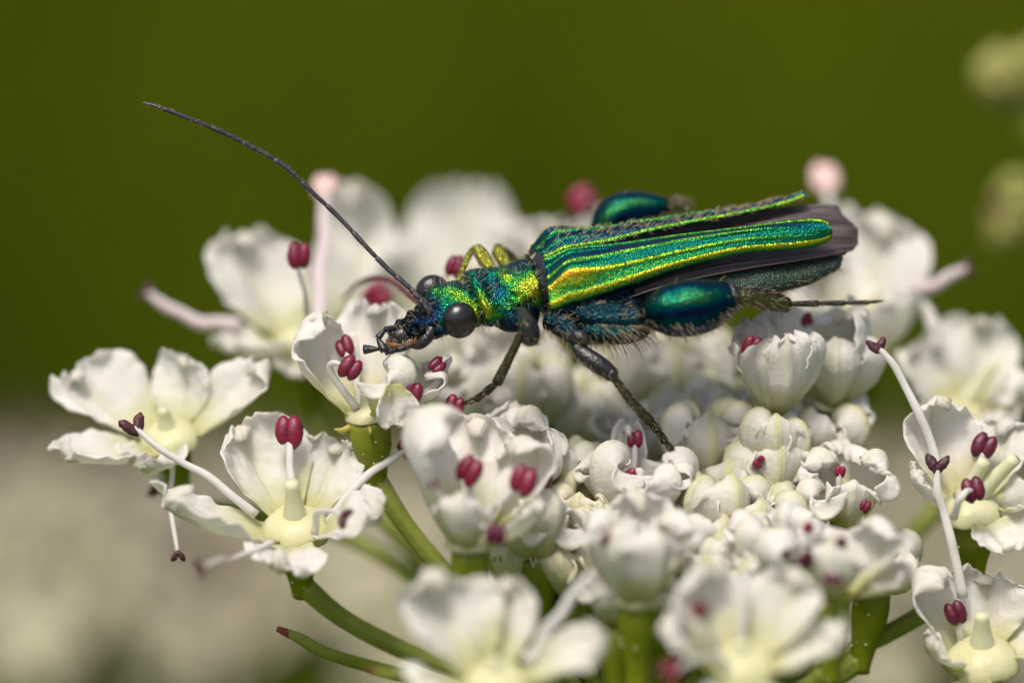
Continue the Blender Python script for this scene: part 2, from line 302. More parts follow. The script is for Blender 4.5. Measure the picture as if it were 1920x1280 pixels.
def anther_mesh(c, ax, side, s, dried=False, seed=0):
    ax = nz(ax); side = nz(side - ax * side.dot(ax)); rg = np.random.default_rng(seed)
    if not dried:
        vs_, fs = [], []
        for q in (-1, 1):
            g = .82 + .3 * rg.random(); v, f, _ = blob(c + side * q * s * .36 + ax * s * .25 * (rg.random() - .5), nz(ax + side * q * (.16 * (rg.random() - .6)) + np.cross(ax, side) * (rg.random() - .5) * .2), s * 1.08 * g, s * .50 * g, s * .60 * g, up=side, nu=14, nv=11)
            v = v + (rg.random(v.shape) - .5) * s * .05
            fs += [tuple(i + sum(len(a) for a in vs_) for i in x) for x in f]; vs_.append(v)
        return np.vstack(vs_), fs
    vs_, fs = [], []
    for q in (-1, 1):
        a2 = nz(ax * .8 + side * q * .55); v, f, _ = blob(c + side * q * s * .42, a2, s * 1.0, s * .34, s * .46, up=side, nu=12, nv=9)
        v = v + (rg.random(v.shape) - .5) * s * .17
        fs += [tuple(i + sum(len(a) for a in vs_) for i in x) for x in f]; vs_.append(v)
    return np.vstack(vs_), fs
_sd = [0]
def seed(): _sd[0] += 1; return _sd[0]
def perp(axis):
    x = nz(np.cross(axis, FW + .2 * UP)); return x, np.cross(axis, x)
def add_stamen(t, base, end, ctrl=None, size=.026, r=.0085, amat='anther', fmat='filament', ax=None, side=None, dried=False):
    ctrl = (base + end) / 2 if ctrl is None else ctrl
    pts = [base, base * .25 + ctrl * .5 + end * .25 if False else (1 - .5) ** 2 * base + 2 * .25 * ctrl + .25 * end, end]
    q = [(1 - u) ** 2 * base + 2 * u * (1 - u) * ctrl + u * u * end for u in np.linspace(0, 1, 6)]
    wl_ = np.linalg.norm(end - base) * .022; rg_ = np.random.default_rng(seed()); q = [p_ if i_ in (0, 5) else p_ + (rg_.random(3) - .5) * 2 * wl_ for i_, p_ in enumerate(q)]; r = r * (.82 + .1 * rg_.random())
    v, f, _ = tube(q, [r * 1.25, r * 1.02, r * 1.06, r * .9, r * .88, r * .6], 10, 18, .78)
    st = obj('stamen', v, f, M[fmat], t)
    if size:
        d = nz(q[-1] - q[-2]); ax_ = nz(d if ax is None else ax); sd_ = side if side is not None else np.cross(ax_, FW)
        v, f = anther_mesh(end + d * size * .1, ax_, sd_, size, dried, seed())
        obj('anther', v, f, M['dried' if dried else amat], st)
    return st
HUB = P(1150, 1345, .12)
def stalk(t, c, axis, hub=None, ov=.15, ro=.044, rp=.022, pollen=14, bow=.12, via=None):
    hub = HUB if hub is None else hub
    e = c - axis * ov
    n = 14; s = np.linspace(0, 1, n); cs = np.array([c - axis * (.012 + (ov) * q) for q in s]); x, y = perp(axis)
    rad = ro * (.92 + .10 * np.sin(np.pi * np.clip(s * 1.6, 0, 1))) * (1 - sm(.15, 1, s)) + rp * 1.08 * sm(.15, 1, s)
    v, f, uv = rings(cs, x, y, rad, rad, 20, lambda a, th: 1 + .055 * np.cos(9 * th) * math.sin(math.pi * a))
    o = obj('ovary', v, f, M['green'], t, uv)
    if pollen:
        pv, pf = [], []
        for i in range(pollen):
            q = random.random(); a = random.random() * 6.28; cc = cs[int(q * (n - 1))] + (x * math.cos(a) + y * math.sin(a)) * rad[int(q * (n - 1))] * 1.05
            r = .0016 + .0018 * random.random(); k = len(pv)
            pv += [cc + V(r, 0, 0), cc - V(r, 0, 0), cc + V(0, r, 0), cc - V(0, r, 0), cc + V(0, 0, r), cc - V(0, 0, r)]
            pf += [(k, k + 2, k + 4), (k + 2, k + 1, k + 4), (k + 1, k + 3, k + 4), (k + 3, k, k + 4), (k + 2, k, k + 5), (k + 1, k + 2, k + 5), (k + 3, k + 1, k + 5), (k, k + 3, k + 5)]
        po = obj('pollen_dust', pv, pf, M['pollen'], o); po['kind'] = 'stuff'
    p0 = e - axis * .005; d = hub - p0; L = np.linalg.norm(d); ctl = p0 - axis * L * .16 + d * .22
    q = [(1 - u) ** 2 * (p0 + axis * .02) + 2 * u * (1 - u) * ctl + u * u * hub for u in np.linspace(0, 1, 7)]
    if via is not None: q = list(cr([p0 + axis * .02, p0 - axis * .05, P(*via), hub], 7))
    v, f, uv = tube(q, [rp * 1.1, rp, rp * .95, rp * .9, rp * .9, rp * .95, rp], 24, 22, k=lambda a, th: 1 + .06 * np.cos(6 * th + 2 * a) + .04 * math.sin(19 * a)); obj('pedicel', v, f, M['stem'], t, uv)
def disc(t, c, axis, R, styles=1, lean=None, hs=.07):
    x, y = perp(axis); n = 10; s = np.linspace(0, 1, n); rad = R * np.sqrt(np.clip(1 - (s * .98) ** 2.2, 0, 1)); h = R * .72
    cs = np.array([c + axis * (h * q - .01) for q in s])
    v, f, uv = rings(cs, x, y, rad, rad, 20, lambda a, th: 1 + .05 * np.cos(5 * th) + .03 * np.cos(2 * th + 1)); o = obj('flower_disc', v, f, M['disc'], t, uv)
    for i in range(styles):
        l = V(0, 0, 0) if lean is None else lean; sgn = (i - .5 * (styles - 1)) * 1.2
        b = c + axis * (h - .02) + x * sgn * R * .28; e = b + (axis + l + x * sgn * .35) * hs
        v, f, uv = tube([b, (b + e) / 2, e], [R * .38, R * .25, R * .20], 10, 9); obj('style', v, f, M['style'], o, uv)
def floret(label, px, py, d, axis, petals=None, stamens=(), R=.05, size=.145, W=.066, n=5, phi0=None, alpha=68, bend=.7, curl=1.5, cup=.25, ruf=.08, hub=None, ov=.17, ro=.037, via=None,
           styles=1, lean=None, hs=.07, pmat='petal', group='florets of the white flower head', dsk=True, autostamens=0, pollen=14, rp=.0195, sepals=0, tongue=.32, claw=.34, jit=1.0):
    c = P(px, py, d); axis = nz(C(*axis)); t = thing('floret', label, 'floret', c - axis * ov, group); x, y = perp(axis)
    sd0 = seed()
    if petals is None:
        phi0 = random.random() * 6.28 if phi0 is None else math.radians(phi0); petals = []
        for i in range(n):
            ph = phi0 + i * 2 * math.pi / n + jit * (random.random() - .5) * .25; al = math.radians(alpha + jit * (random.random() - .5) * 22); L = size * (1 + jit * (random.random() - .5) * .22)
            rd = x * math.cos(ph) + y * math.sin(ph); b = c + rd * R * .72 - axis * .008
            petals.append((b + (rd * math.sin(al) + axis * math.cos(al)) * L, {}))
    for k, (tip, kw) in enumerate(petals):
        tip = P(*tip) if isinstance(tip, tuple) else tip
        rd = tip - c; rd = nz(rd - axis * rd.dot(axis)); b = c + rd * R * .72 - axis * .008
        if 'base' in kw: b = P(*kw['base'])
        a = dict(W=W * (1 + jit * (random.random() - .5) * .2), bend=bend + jit * (random.random() - .5) * .5, curl=curl + jit * (random.random() - .5) * .9, cup=cup + jit * (random.random() - .5) * .15, ruf=ruf, tongue=tongue, claw=claw)
        a.update({k2: v2 for k2, v2 in kw.items() if k2 not in ('base', 'mat')})
        a['W'] *= 1.22 if (a['bend'] >= .9 or a['cup'] >= .3) else 1.28
        if a['bend'] >= .9 or a['cup'] >= .3: a.update(roll=.46, curl=a['curl'] + 1.1, notch=a.get('notch', .12) * .6, ruf=a['ruf'] * .75, tongue=.22, cup=a['cup'] * 1.15)
        v, f, uv = petal(b, tip, c, axis, seed=seed(), **a)
        obj('petal', v, f, M[kw.get('mat', pmat)], t, uv, solid=.0032)
    if dsk: disc(t, c, axis, R, styles, lean, hs)
    stalk(t, c, axis, hub, ov, ro, rp, pollen, via=via)
    for s in stamens:
        s = dict(s); e = P(*s.pop('end')); b = P(*s.pop('base')) if 'base' in s else c + nz((e - c) - axis * (e - c).dot(axis) * .8) * R * .8
        if 'ctrl' in s: s['ctrl'] = P(*s['ctrl'])
        else: s['ctrl'] = b + axis * np.linalg.norm(e - b) * .45
        if 'ax' in s: s['ax'] = C(*s['ax'])
        if 'side' in s: s['side'] = C(*s['side'])
        add_stamen(t, b, e, **s)
    for i in range(autostamens):
        ph = random.random() * 6.28; rd = x * math.cos(ph) + y * math.sin(ph); b = c + rd * R * .8; e = c + rd * (R + .03 + .06 * random.random()) + axis * (.06 + .08 * random.random())
        add_stamen(t, b, e, b + axis * .09 + rd * .06, size=.023, r=.0075)
    for i in range(sepals):
        ph = i * 2 * math.pi / sepals + .4; rd = x * math.cos(ph) + y * math.sin(ph); b = c + rd * ro * .9 - axis * .02
        v, f, uv = tube([b, b + rd * .018 - axis * .002, b + rd * .034 + axis * .006], [.009, .007, .001], 6, 6, .5); obj('sepal', v, f, M['sepal'], t)
    return t
def bud(label, px, py, d, axis, R=.055, H=None, hub=None, mat='bud', anthers=(), group='closed buds of the flower head', ov=.10, open_=0.0, pollen=8, tufts=True, ro=None, ph0=None):
    c = P(px, py, d); axis = nz(C(*axis)); R = R * 1.38; H = (H / R * 1.38 * R / 1.38 if H else R) * (1.25 if H else 1.0); t = thing('flower_bud', label, 'flower bud', c - axis * (H + ov), group); x, y = perp(axis)
    p0 = random.random() * 6.28 if ph0 is None else ph0
    for i in range(5):
        ph = p0 + i * 2 * math.pi / 5 + (random.random() - .5) * .35; rd = x * math.cos(ph) + y * math.sin(ph); b = c + rd * R * .30 - axis * H * .85
        tip = b + axis * H * (1.72 + .35 * (random.random() - .5)) + rd * R * (.30 + open_ + .30 * (random.random() - .5))
        v, f, uv = petal(b, tip, c, axis, R * (.80 + .12 * random.random()), bend=2.1 + .6 * (random.random() - .5), curl=2.7 + random.random() * .8, roll=.45, cup=.44 + .10 * random.random(), ruf=.05, notch=.08, groove=.20, lump=.003, tongue=.30 if tufts else 0, claw=.5, seed=seed(), nt=25, ns=21)
        obj('petal', v, f, M[mat], t, uv, solid=.0032)
    stalk(t, c - axis * H * .80, axis, hub, ov, ro or min(.040, R * .72), .019, pollen)
    for (ax_, ay_, ad_, s) in anthers:
        e = P(ax_, ay_, ad_); add_stamen(t, c, e, None, size=s, r=.007)
    return t

# ------------------------------------------------------------------ the plant: main stem and rays
PLANT = V(.2, 3.2, 35.2)
st = thing('umbel_stem', 'green plant stem branching into rays beneath the white flower heads', 'stem', V(.2, 3.4, 0))
v, f, uv = tube([V(.2, 3.4, -.3), V(.5, 3.3, 12), V(0, 3.3, 25), PLANT], [.42, .4, .36, .30], 14, 30); obj('main_stem', v, f, M['dullstem'], st, uv)
def ray(hub, r=.055):
    a = PLANT - V(0, 0, .1); c = a * .45 + hub * .55 + V(0, 0, -.7); v, f, uv = tube([a, (a + c) / 2 * .7 + c * .3, c, hub + (c - hub) * .25, hub], [r * 1.4, r * 1.2, r * 1.1, r, r * .95], 12, 24); obj('ray', v, f, M['dullstem'], st, uv)
    v, f, uv = blob(hub, UP, .055, .06, .06); obj('ray_head', v, f, M['green'], st, uv)
ray(HUB)

# ------------------------------------------------------------------ florets of the main flower head
A0 = (-.08, .9, -.36)
floret('open floret with pale yellow disc, one upright burgundy anther above its style', 555, 990, -.03, (-.06, .80, -.58), R=.066, hs=.085, ov=.15, ro=.040, sepals=4, pollen=26,
    petals=[((452, 790, .05), dict(W=.076, bend=.55, cup=.25, curl=.9, ruf=.07, notch=.2)), ((632, 822, .05), dict(W=.062, bend=.6, cup=.22, curl=.9, ruf=.08, notch=.22)),
            ((308, 945, -.20), dict(W=.070, bend=.4, cup=.18, curl=.6)), ((510, 1062, -.26), dict(W=.064, bend=-.3, cup=.12, curl=.4)), ((725, 960, -.2), dict(W=.058, bend=-.2, cup=.2, curl=.9))],
    stamens=[dict(end=(541, 812, 0), size=.029, r=.010, ax=(0, 1, 0), side=(1, 0, 0)), dict(end=(252, 800, -.03), base=(480, 965, -.05), ctrl=(360, 880, -.07), size=.024, dried=True, r=.0105, ax=(-.4, 1, 0), side=(1, .3, .3)),
             dict(end=(765, 840, .03), base=(615, 985, -.02), ctrl=(680, 890, -.02), r=.010), dict(end=(645, 970, -.27), base=(590, 1000, -.1), size=.02, dried=True), dict(end=(377, 1063, -.50), base=(510, 1015, -.14), ctrl=(440, 1045, -.3), size=.016, dried=True, r=.007)])
floret('open floret with cream disc standing outermost beside the green meadow', 318, 822, .17, (-.16, .80, -.52), R=.058, hs=.05, pollen=10, ov=.11, via=(660, 1010, .55),
    petals=[((128, 695, .24), dict(W=.066, bend=.4, curl=.6)), ((352, 662, .24), dict(W=.052, bend=.7, curl=.8)), ((505, 700, .16), dict(W=.052, bend=.6, curl=1.8)), ((118, 862, .03), dict(W=.066, bend=.2, curl=.3, ruf=.07, cup=.15)), ((262, 872, .02), dict(W=.058, bend=.6, curl=1.0))],
    stamens=[dict(end=(334, 1040, .0), base=(322, 850, .1), ctrl=(318, 950, .03), size=.013, dried=True, r=.007, ax=(0, -1, 0)), dict(end=(303, 915, .32), base=(315, 840, .25), size=.025, dried=True)])
floret('blurred floret behind the antenna with two long pale stamens', 572, 640, .52, (-.08, .92, -.3), R=.06, hs=.06,
    petals=[((452, 445, .6), dict(W=.085, bend=.5, curl=.8)), ((425, 655, .42), dict(W=.07, bend=.4, curl=.8)), ((705, 425, .82), dict(W=.062, bend=.5, curl=.8)), ((560, 700, .38), dict(W=.055, bend=.3)), ((740, 600, .5), dict(W=.06))],
    stamens=[dict(end=(610, 350, .62), base=(598, 615, .46), ctrl=(600, 470, .52), r=.017, size=.027, amat='palepink', fmat='pinkfil'), dict(end=(278, 550, .55), base=(450, 610, .5), ctrl=(345, 612, .52), r=.015, size=.017, dried=True, fmat='pinkfil'),
             dict(end=(561, 480, .16), base=(582, 630, .3), ctrl=(566, 560, .2), r=.0055, size=.026, ax=(0, 1, 0), side=(1, 0, 0)), dict(end=(706, 556, .42), base=(660, 620, .45), size=.026)])
floret('half open floret under the beetle mouth with a burgundy anther pair', 688, 775, .0, (-.12, .93, -.3), R=.042, ov=.15, ro=.042, dsk=True, hs=.03, sepals=5, pollen=30,
    petals=[((568, 612, .03), dict(W=.072, bend=1.0, curl=.9, cup=.35, notch=.22, ruf=.08)), ((762, 690, -.07), dict(W=.066, bend=1.0, curl=1.3, cup=.35, ruf=.08)), ((838, 700, .02), dict(W=.05, bend=.9, curl=2.0)), ((715, 575, .14), dict(W=.068, bend=.5, curl=.7)), ((742, 800, -.09), dict(W=.034, bend=-.3, curl=.3, base=(735, 720, -.10)))],
    stamens=[dict(end=(655, 690, -.07), base=(668, 765, -.02), ctrl=(578, 655, -.04), size=.025, ax=(.5, .8, 0), side=(1, -.3, 0)), dict(end=(646, 652, .04), size=.02), dict(end=(822, 684, -.02), base=(800, 740, .0), ctrl=(870, 640, .0), size=.017, r=.009), dict(end=(757, 682, .05), size=.014), dict(end=(775, 735, -.06), base=(790, 770, -.02), size=.02, ax=(.2, 1, 0), r=.009)])
floret('far blurred floret with one broad round petal behind the beetle head', 850, 640, 1.15, (0, .93, -.3), R=.06,
    petals=[((872, 350, 1.25), dict(W=.090, bend=.5, curl=.5, claw=.5, notch=.03, tongue=0, twist=0)), ((700, 470, 1.15), dict(W=.05)), ((1010, 440, 1.1), dict(W=.045)), ((960, 620, .8), dict(W=.07)), ((780, 680, .75), dict(W=.06))],
    stamens=[dict(end=(853, 500, .16), base=(790, 560, .5), ctrl=(800, 535, .3), size=.021, r=.005, ax=(.25, 1, 0))])
floret('blurred floret behind the beetle back with a crimson anther poking up', 1120, 560, .65, (0, .95, -.25), R=.05,
    petals=[((1115, 405, .7), dict(W=.05)), ((1010, 425, .75), dict(W=.05)), ((1230, 450, .7), dict(W=.06)), ((1050, 560, .5), dict(W=.06)), ((1190, 560, .5), dict(W=.06))],
    stamens=[dict(end=(1092, 374, .66), size=.029, ax=(.7, .5, 0))])
floret('blurred floret behind the beetle wing tips with stamen pointing away', 1630, 650, .55, (.1, .92, -.3), R=.055,
    petals=[((1655, 415, .68), dict(W=.088, bend=.5)), ((1530, 500, .6), dict(W=.08)), ((1480, 560, .5), dict(W=.06)), ((1700, 560, .45), dict(W=.055)), ((1590, 640, .35), dict(W=.05))],
    stamens=[dict(end=(1548, 335, .85), base=(1580, 560, .7), ctrl=(1556, 430, .8), size=.03, amat='palepink', r=.012), dict(end=(1812, 504, .55), base=(1680, 550, .5), ctrl=(1740, 545, .52), r=.017, size=.017, dried=True, fmat='pinkfil')])
floret('blurred floret with wide square petal behind the tall stalked stamen', 1805, 775, .5, (.1, .9, -.32), R=.055, hs=.09, lean=C(.6, 0, 0),
    petals=[((1705, 655, .5), dict(W=.078, bend=.3, curl=.4)), ((1855, 600, .58), dict(W=.078, bend=.3, curl=.4)), ((1930, 720, .45), dict(W=.06)), ((1760, 800, .38), dict(W=.055)), ((1870, 810, .36), dict(W=.05))],
    stamens=[dict(end=(1706, 545, .55), base=(1755, 650, .52), r=.015, size=0)])
floret('cupped floret beneath the thin hind foot of the beetle', 1452, 762, .08, (-.04, .95, -.28), R=.038, dsk=False, ov=.10, ro=.032,
    petals=[((1388, 612, .10), dict(W=.052, bend=.85, curl=2.2, cup=.26, ruf=.1)), ((1428, 655, -.03), dict(W=.044, bend=1.0, curl=.6, cup=.3)), ((1480, 645, -.05), dict(W=.046, bend=.85, curl=1.4, cup=.28, ruf=.1)), ((1540, 640, .02), dict(W=.040, bend=.8, curl=1.6, cup=.25, ruf=.1)), ((1460, 585, .17), dict(W=.055, bend=.8))],
    stamens=[dict(end=(1410, 652, .03), size=.022, ax=(.4, 1, 0)), dict(end=(1508, 668, .0), size=.013)])
floret('open white floret under the very tip of the hind foot', 1560, 752, .20, (.08, .93, -.3), R=.042, ov=.10, ro=.032, hs=.03,
    petals=[((1622, 572, .15), dict(W=.072, bend=.8, curl=.5, cup=.25)), ((1550, 585, .22), dict(W=.056, bend=.7, curl=.6)), ((1505, 640, .16), dict(W=.045, bend=.9)), ((1572, 655, .08), dict(W=.046, bend=1.1, cup=.3)), ((1650, 650, .14), dict(W=.05, bend=.8))],
    stamens=[dict(end=(1512, 600, .16), size=.014)])
floret('pale blurred floret in the shade directly under the beetle thorax', 955, 770, .45, (0, .95, -.25), R=.05, dsk=False,
    petals=[((880, 650, .45), dict(W=.07)), ((960, 600, .55), dict(W=.075)), ((1035, 640, .5), dict(W=.055)), ((990, 700, .3), dict(W=.06, bend=1.1)), ((920, 700, .3), dict(W=.06, bend=1.1))])
floret('cupped floret with burgundy anthers inside, in front of the crowded buds', 880, 1015, -.28, (-.04, .95, -.28), R=.045, hs=.05,
    petals=[((775, 785, -0.32), dict(W=.080, bend=.8, curl=.8, cup=.3)), ((900, 800, -0.10), dict(W=.072, bend=.7)), ((1000, 850, -0.16), dict(W=.065, bend=.9)), ((1020, 950, -0.32), dict(W=.058, bend=.8)), ((862, 940, -0.40), dict(W=.05, bend=1.1, curl=1.2, cup=.4))],
    stamens=[dict(end=(880, 884, -0.30), size=.027, ax=(.5, 1, 0)), dict(end=(980, 900, -0.32), size=.028, ax=(.4, 1, 0)), dict(end=(812, 908, -0.38), size=.011), dict(end=(928, 1000, -0.44), size=.024, ax=(.1, 1, 0))])
floret('crisp floret whose dark anther the beetle front foot touches', 965, 905, .0, (.02, .95, -.25), R=.04, hs=.03,
    petals=[((925, 790, .0), dict(W=.066, bend=1.0, curl=1.6, cup=.35, ruf=.09)), ((1005, 775, .02), dict(W=.072, bend=1.1, curl=1.5, cup=.35, ruf=.08)), ((1042, 850, -.04), dict(W=.055, bend=1.2, curl=1.2, cup=.4)), ((880, 800, .02), dict(W=.06, bend=.9, ruf=.09)), ((960, 760, .08), dict(W=.05))],
    stamens=[dict(end=(853, 763, -.01), base=(930, 870, .0), ctrl=(850, 830, 0), size=.020, ax=(.3, 1, 0))])
floret('cupped floret with curled petals where the beetle middle foot stands', 1192, 970, .0, (.02, .95, -.26), R=.042, hs=.04,
    petals=[((1105, 850, .03), dict(W=.058, bend=1.5, curl=2.0, cup=.4)), ((1140, 845, -.06), dict(W=.060, bend=1.3, curl=1.7, cup=.45)), ((1287, 858, .0), dict(W=.068, bend=1.2, curl=1.3, cup=.4)), ((1262, 885, -.08), dict(W=.062, bend=1.3, curl=1.5, cup=.4)), ((1165, 790, .06), dict(W=.028, bend=.5, curl=.8))],
    stamens=[dict(end=(1190, 826, .02), size=.018), dict(end=(1188, 897, -.07), size=.022, base=(1195, 950, -.06), ctrl=(1210, 850, -.1)), dict(end=(1186, 942, -.12), size=.024, ax=(1, .2, 0))])
floret('blurred cupped floret jutting forward from the middle of the buds', 1195, 1120, -.38, (.0, .95, -.28), R=.045,
    petals=[((1108, 960, -0.38), dict(W=.066, bend=1.0, cup=.35)), ((1285, 965, -0.34), dict(W=.07, bend=1.0, cup=.35)), ((1200, 940, -0.24), dict(W=.06, bend=.8)), ((1160, 1000, -0.50), dict(W=.058, bend=1.2, cup=.4)), ((1240, 1005, -0.50), dict(W=.06, bend=1.2, cup=.4))],
    stamens=[dict(end=(1138, 1012, -0.50), size=.018)])
floret('crisp ruffled floret at the side of the bud cluster facing the gap', 1590, 970, .0, (.12, .93, -.28), R=.045, dsk=False,
    petals=[((1528, 850, .03), dict(W=.062, bend=1.2, curl=1.5, cup=.4, ruf=.10)), ((1650, 852, .0), dict(W=.074, bend=1.1, curl=1.3, cup=.35, ruf=.09)), ((1575, 840, .1), dict(W=.05, ruf=.1)), ((1508, 915, -.04), dict(W=.055, bend=1.2, cup=.4, ruf=.1)), ((1600, 905, -.08), dict(W=.046, bend=1.2, curl=2.0, cup=.4, ruf=.1))],
    stamens=[dict(end=(1622, 948, -.08), size=.012, ax=(.5, 1, 0)), dict(end=(1575, 885, .0), size=.012)])
floret('soft cupped floret with several wine red anthers peeping between petals', 1565, 1110, -.36, (.05, .95, -.28), R=.045, dsk=False,
    petals=[((1655, 985, -.32), dict(W=.080, bend=.9, cup=.3)), ((1500, 1000, -.32), dict(W=.066, bend=1.0)), ((1435, 1020, -.4), dict(W=.055, bend=.9)), ((1690, 1075, -.36), dict(W=.06, bend=.8)), ((1560, 1030, -.46), dict(W=.056, bend=1.2, cup=.4))],
    stamens=[dict(end=(1513, 1050, -.44), size=.02), dict(end=(1577, 1018, -.44), size=.012), dict(end=(1470, 1035, -.44), size=.013), dict(end=(1562, 1085, -.56), size=.02), dict(end=(1515, 990, -.4), size=.012)])
floret('front open floret strongly blurred with yellow disc and straight filament', 1390, 1248, -.62, (.02, .82, -.52), R=.066, hs=.03, ov=.1,
    petals=[((1298, 1075, -0.57), dict(W=.066, bend=.3)), ((1492, 1080, -0.55), dict(W=.066, bend=.3)), ((1588, 1205, -0.67), dict(W=.058, bend=.1)), ((1222, 1185, -0.67), dict(W=.058, bend=.1)), ((1390, 1340, -0.77), dict(W=.06))],
    stamens=[dict(end=(1392, 1068, -0.59), size=0, r=.0105), dict(end=(1312, 1145, -0.72), size=.02), dict(end=(1262, 1258, -0.82), size=.022)])
floret('front open floret strongly blurred above the curved red tipped bract', 930, 1280, -.62, (-.04, .82, -.52), R=.06, hs=.03, ov=.1,
    petals=[((805, 1090, -0.59), dict(W=.074, bend=.3)), ((945, 1090, -0.55), dict(W=.050, bend=.3)), ((1148, 1225, -0.65), dict(W=.064, bend=.1)), ((770, 1300, -0.72), dict(W=.06)), ((980, 1400, -0.77), dict(W=.06))],
    stamens=[dict(end=(1110, 1072, -0.59), base=(985, 1240, -0.61), ctrl=(1030, 1180, -0.61), size=0, r=.012)])
floret('open floret with leaning style and crimson anther crossed by white filament', 1818, 955, .0, (-.08, .85, -.46), R=.062, hs=.095, lean=C(.7, -.05, 0), styles=2, ov=.15, ro=.048, pollen=8,
    petals=[((1748, 765, .07), dict(W=.062, bend=.4, curl=.6)), ((1900, 790, .1), dict(W=.058)), ((1945, 925, .0), dict(W=.055)), ((1895, 1035, -.10), dict(W=.050, bend=-.6, curl=.4, ruf=.1, cup=.1)), ((1712, 885, -.03), dict(W=.034, bend=.3, curl=1.0))],
    stamens=[dict(end=(1845, 838, .03), size=.027, ax=(.5, 1, 0)), dict(end=(1824, 918, -.13), base=(1788, 970, -.12), ctrl=(1796, 922, -.20), size=.025, ax=(-.3, 1, 0)), dict(end=(1645, 650, .0), base=(1760, 880, .0), ctrl=(1715, 730, .0), size=.018, dried=True, r=.0095, ax=(-.2, 1, 0))])
floret('open floret with big yellow disc and lobed upright petal below its neighbour', 1842, 1238, -.10, (-.04, .84, -.48), R=.072, hs=.075, pollen=0,
    petals=[((1855, 1065, -.02), dict(W=.072, bend=.5, curl=.7, notch=.26, ruf=.08)), ((1715, 1080, -.10), dict(W=.045, bend=.7, curl=1.4)), ((1738, 1205, -.18), dict(W=.046, bend=.3, ruf=.1)), ((1965, 1170, -.1), dict(W=.06)), ((1800, 1370, -.25), dict(W=.06))],
    stamens=[dict(end=(1792, 1150, -.10), size=.022, ax=(-.4, 1, 0)), dict(end=(1757, 872, -.06), base=(1805, 1120, -.06), ctrl=(1765, 980, -.06), size=.022, dried=True, r=.0105, ax=(.1, 1, 0), side=(1, 0, 0))])

# closed and crowded buds
bud('large blurred bud under the swollen hind leg of the beetle', 1250, 705, .50, (.02, .95, -.26), R=.088, H=.086)
bud('blurred bud half hidden behind the beetle middle leg shin', 1085, 790, .42, (0, .95, -.26), R=.052, H=.07)
bud('tall pale bud between the beetle front and middle legs', 1000, 735, .35, (0, .95, -.26), R=.05, H=.07)
bud('soft bud with green streaks beside the tip of the middle foot', 1325, 840, .14, (0, .95, -.26), R=.056, H=.072)
bud('soft bud behind its streaked neighbour and under the cupped floret', 1398, 808, .20, (.03, .95, -.26), R=.052, H=.064)
bud('rounded bud just past the claws of the middle foot', 1300, 800, .28, (0, .95, -.26), R=.052, H=.066)
bud('bud standing over the streaked pair, under the hind thigh', 1358, 775, .34, (0, .95, -.26), R=.050, H=.062)
bud('narrow bud at the stalk of the hind foot floret', 1455, 835, .06, (.02, .95, -.26), R=.040, H=.058)
bud('plump bud wedged between anther floret and rolled rosebud', 1060, 885, .08, (-.02, .95, -.26), R=.048, H=.056)
bud('bud with a single dark purple anther spot on its front', 1440, 885, .08, (.05, .95, -.26), R=.056, H=.068, anthers=[(1424, 866, -.01, .016)])
bud('loosening white bud at the back edge of the crowded cluster', 1530, 815, .18, (.1, .94, -.26), R=.060, H=.066, open_=.25)
bud('small creamy bud rolled like a rosebud in the middle of the head', 1093, 950, .0, (-.05, .93, -.35), R=.040, mat='cream', H=.042)
bud('tiny cream bud tucked behind the rolled rosebud', 1040, 985, .05, (-.08, .95, -.26), R=.036, mat='cream')
bud('greenish cream bud with a thin red slit low in the cluster', 1065, 1065, -.06, (-.1, .92, -.36), R=.048, mat='cream', anthers=[(1060, 1068, -.11, .008)])
bud('pale bud leaning out over the green pedicels', 1000, 1062, -.04, (-.2, .9, -.3), R=.046, mat='cream')
bud('white bud with yellow cheek beside the middle foot floret', 1348, 962, .0, (.03, .95, -.3), R=.060, H=.066)
bud('small ruffled bud next to the yellow cheeked one', 1425, 985, -.02, (.05, .95, -.3), R=.050, open_=.15)
bud('crumpled white bud in front of the ruffled pair', 1375, 1045, -.12, (.03, .94, -.32), R=.052, open_=.1)
bud('dim bud filling the gap in front of the anther spotted bud', 1490, 960, .02, (.06, .95, -.3), R=.045)
bud('little bud squeezed beside the forward jutting blurred floret', 1310, 1070, -.2, (.03, .94, -.32), R=.046)
bud('bud low between the two front blurred florets', 1440, 1090, -.25, (.03, .94, -.32), R=.048)
bud('hidden bud at the foot of the cupped floret with curled petals', 1120, 1000, -.06, (-.03, .94, -.32), R=.036, mat='cream')

def cupf(label, px, py, d, ax=(.02, .95, -.28), size=.13, W=.056, alpha=24, st=2, dz=.0):
    floret(label, px, py + 75, d, ax, R=.04, dsk=False, size=size, W=W, alpha=alpha, bend=1.25, curl=1.6, cup=.38, ruf=.085, autostamens=st, pollen=6, jit=1.6)
cupf('plain cupped floret behind the curled petal floret and under the hind thigh', 1215, 800, .30, st=0)
cupf('cupped floret between the middle foot and the soft streaked buds', 1270, 920, .10, size=.11)
cupf('cupped floret just behind the yellow cheeked bud', 1390, 905, .10, size=.12, st=1)
cupf('cupped floret beside the loosening white bud', 1475, 835, .25, size=.12, st=0)
cupf('small cupped floret in front of the curled petal floret', 1250, 1010, -.15, size=.12, st=1)
cupf('cupped floret shaded by the crisp dark anther floret', 1045, 870, .20, size=.12, st=0)
cupf('cupped floret in shade behind the middle leg knee', 1160, 730, .60, size=.13, st=0)
cupf('cupped floret squeezed between crumpled bud and soft wine anthered floret', 1445, 1010, -.20, size=.13, st=2)
cupf('cupped floret in front of the yellow cheeked bud', 1330, 1020, -.16, size=.12, st=1)
cupf('shaded cupped floret under the beetle head behind the mouth floret', 880, 730, .35, size=.14, st=0)
cupf('cupped floret below the crisp ruffled one', 1640, 1020, .05, size=.11, st=0, ax=(.15, .93, -.28))
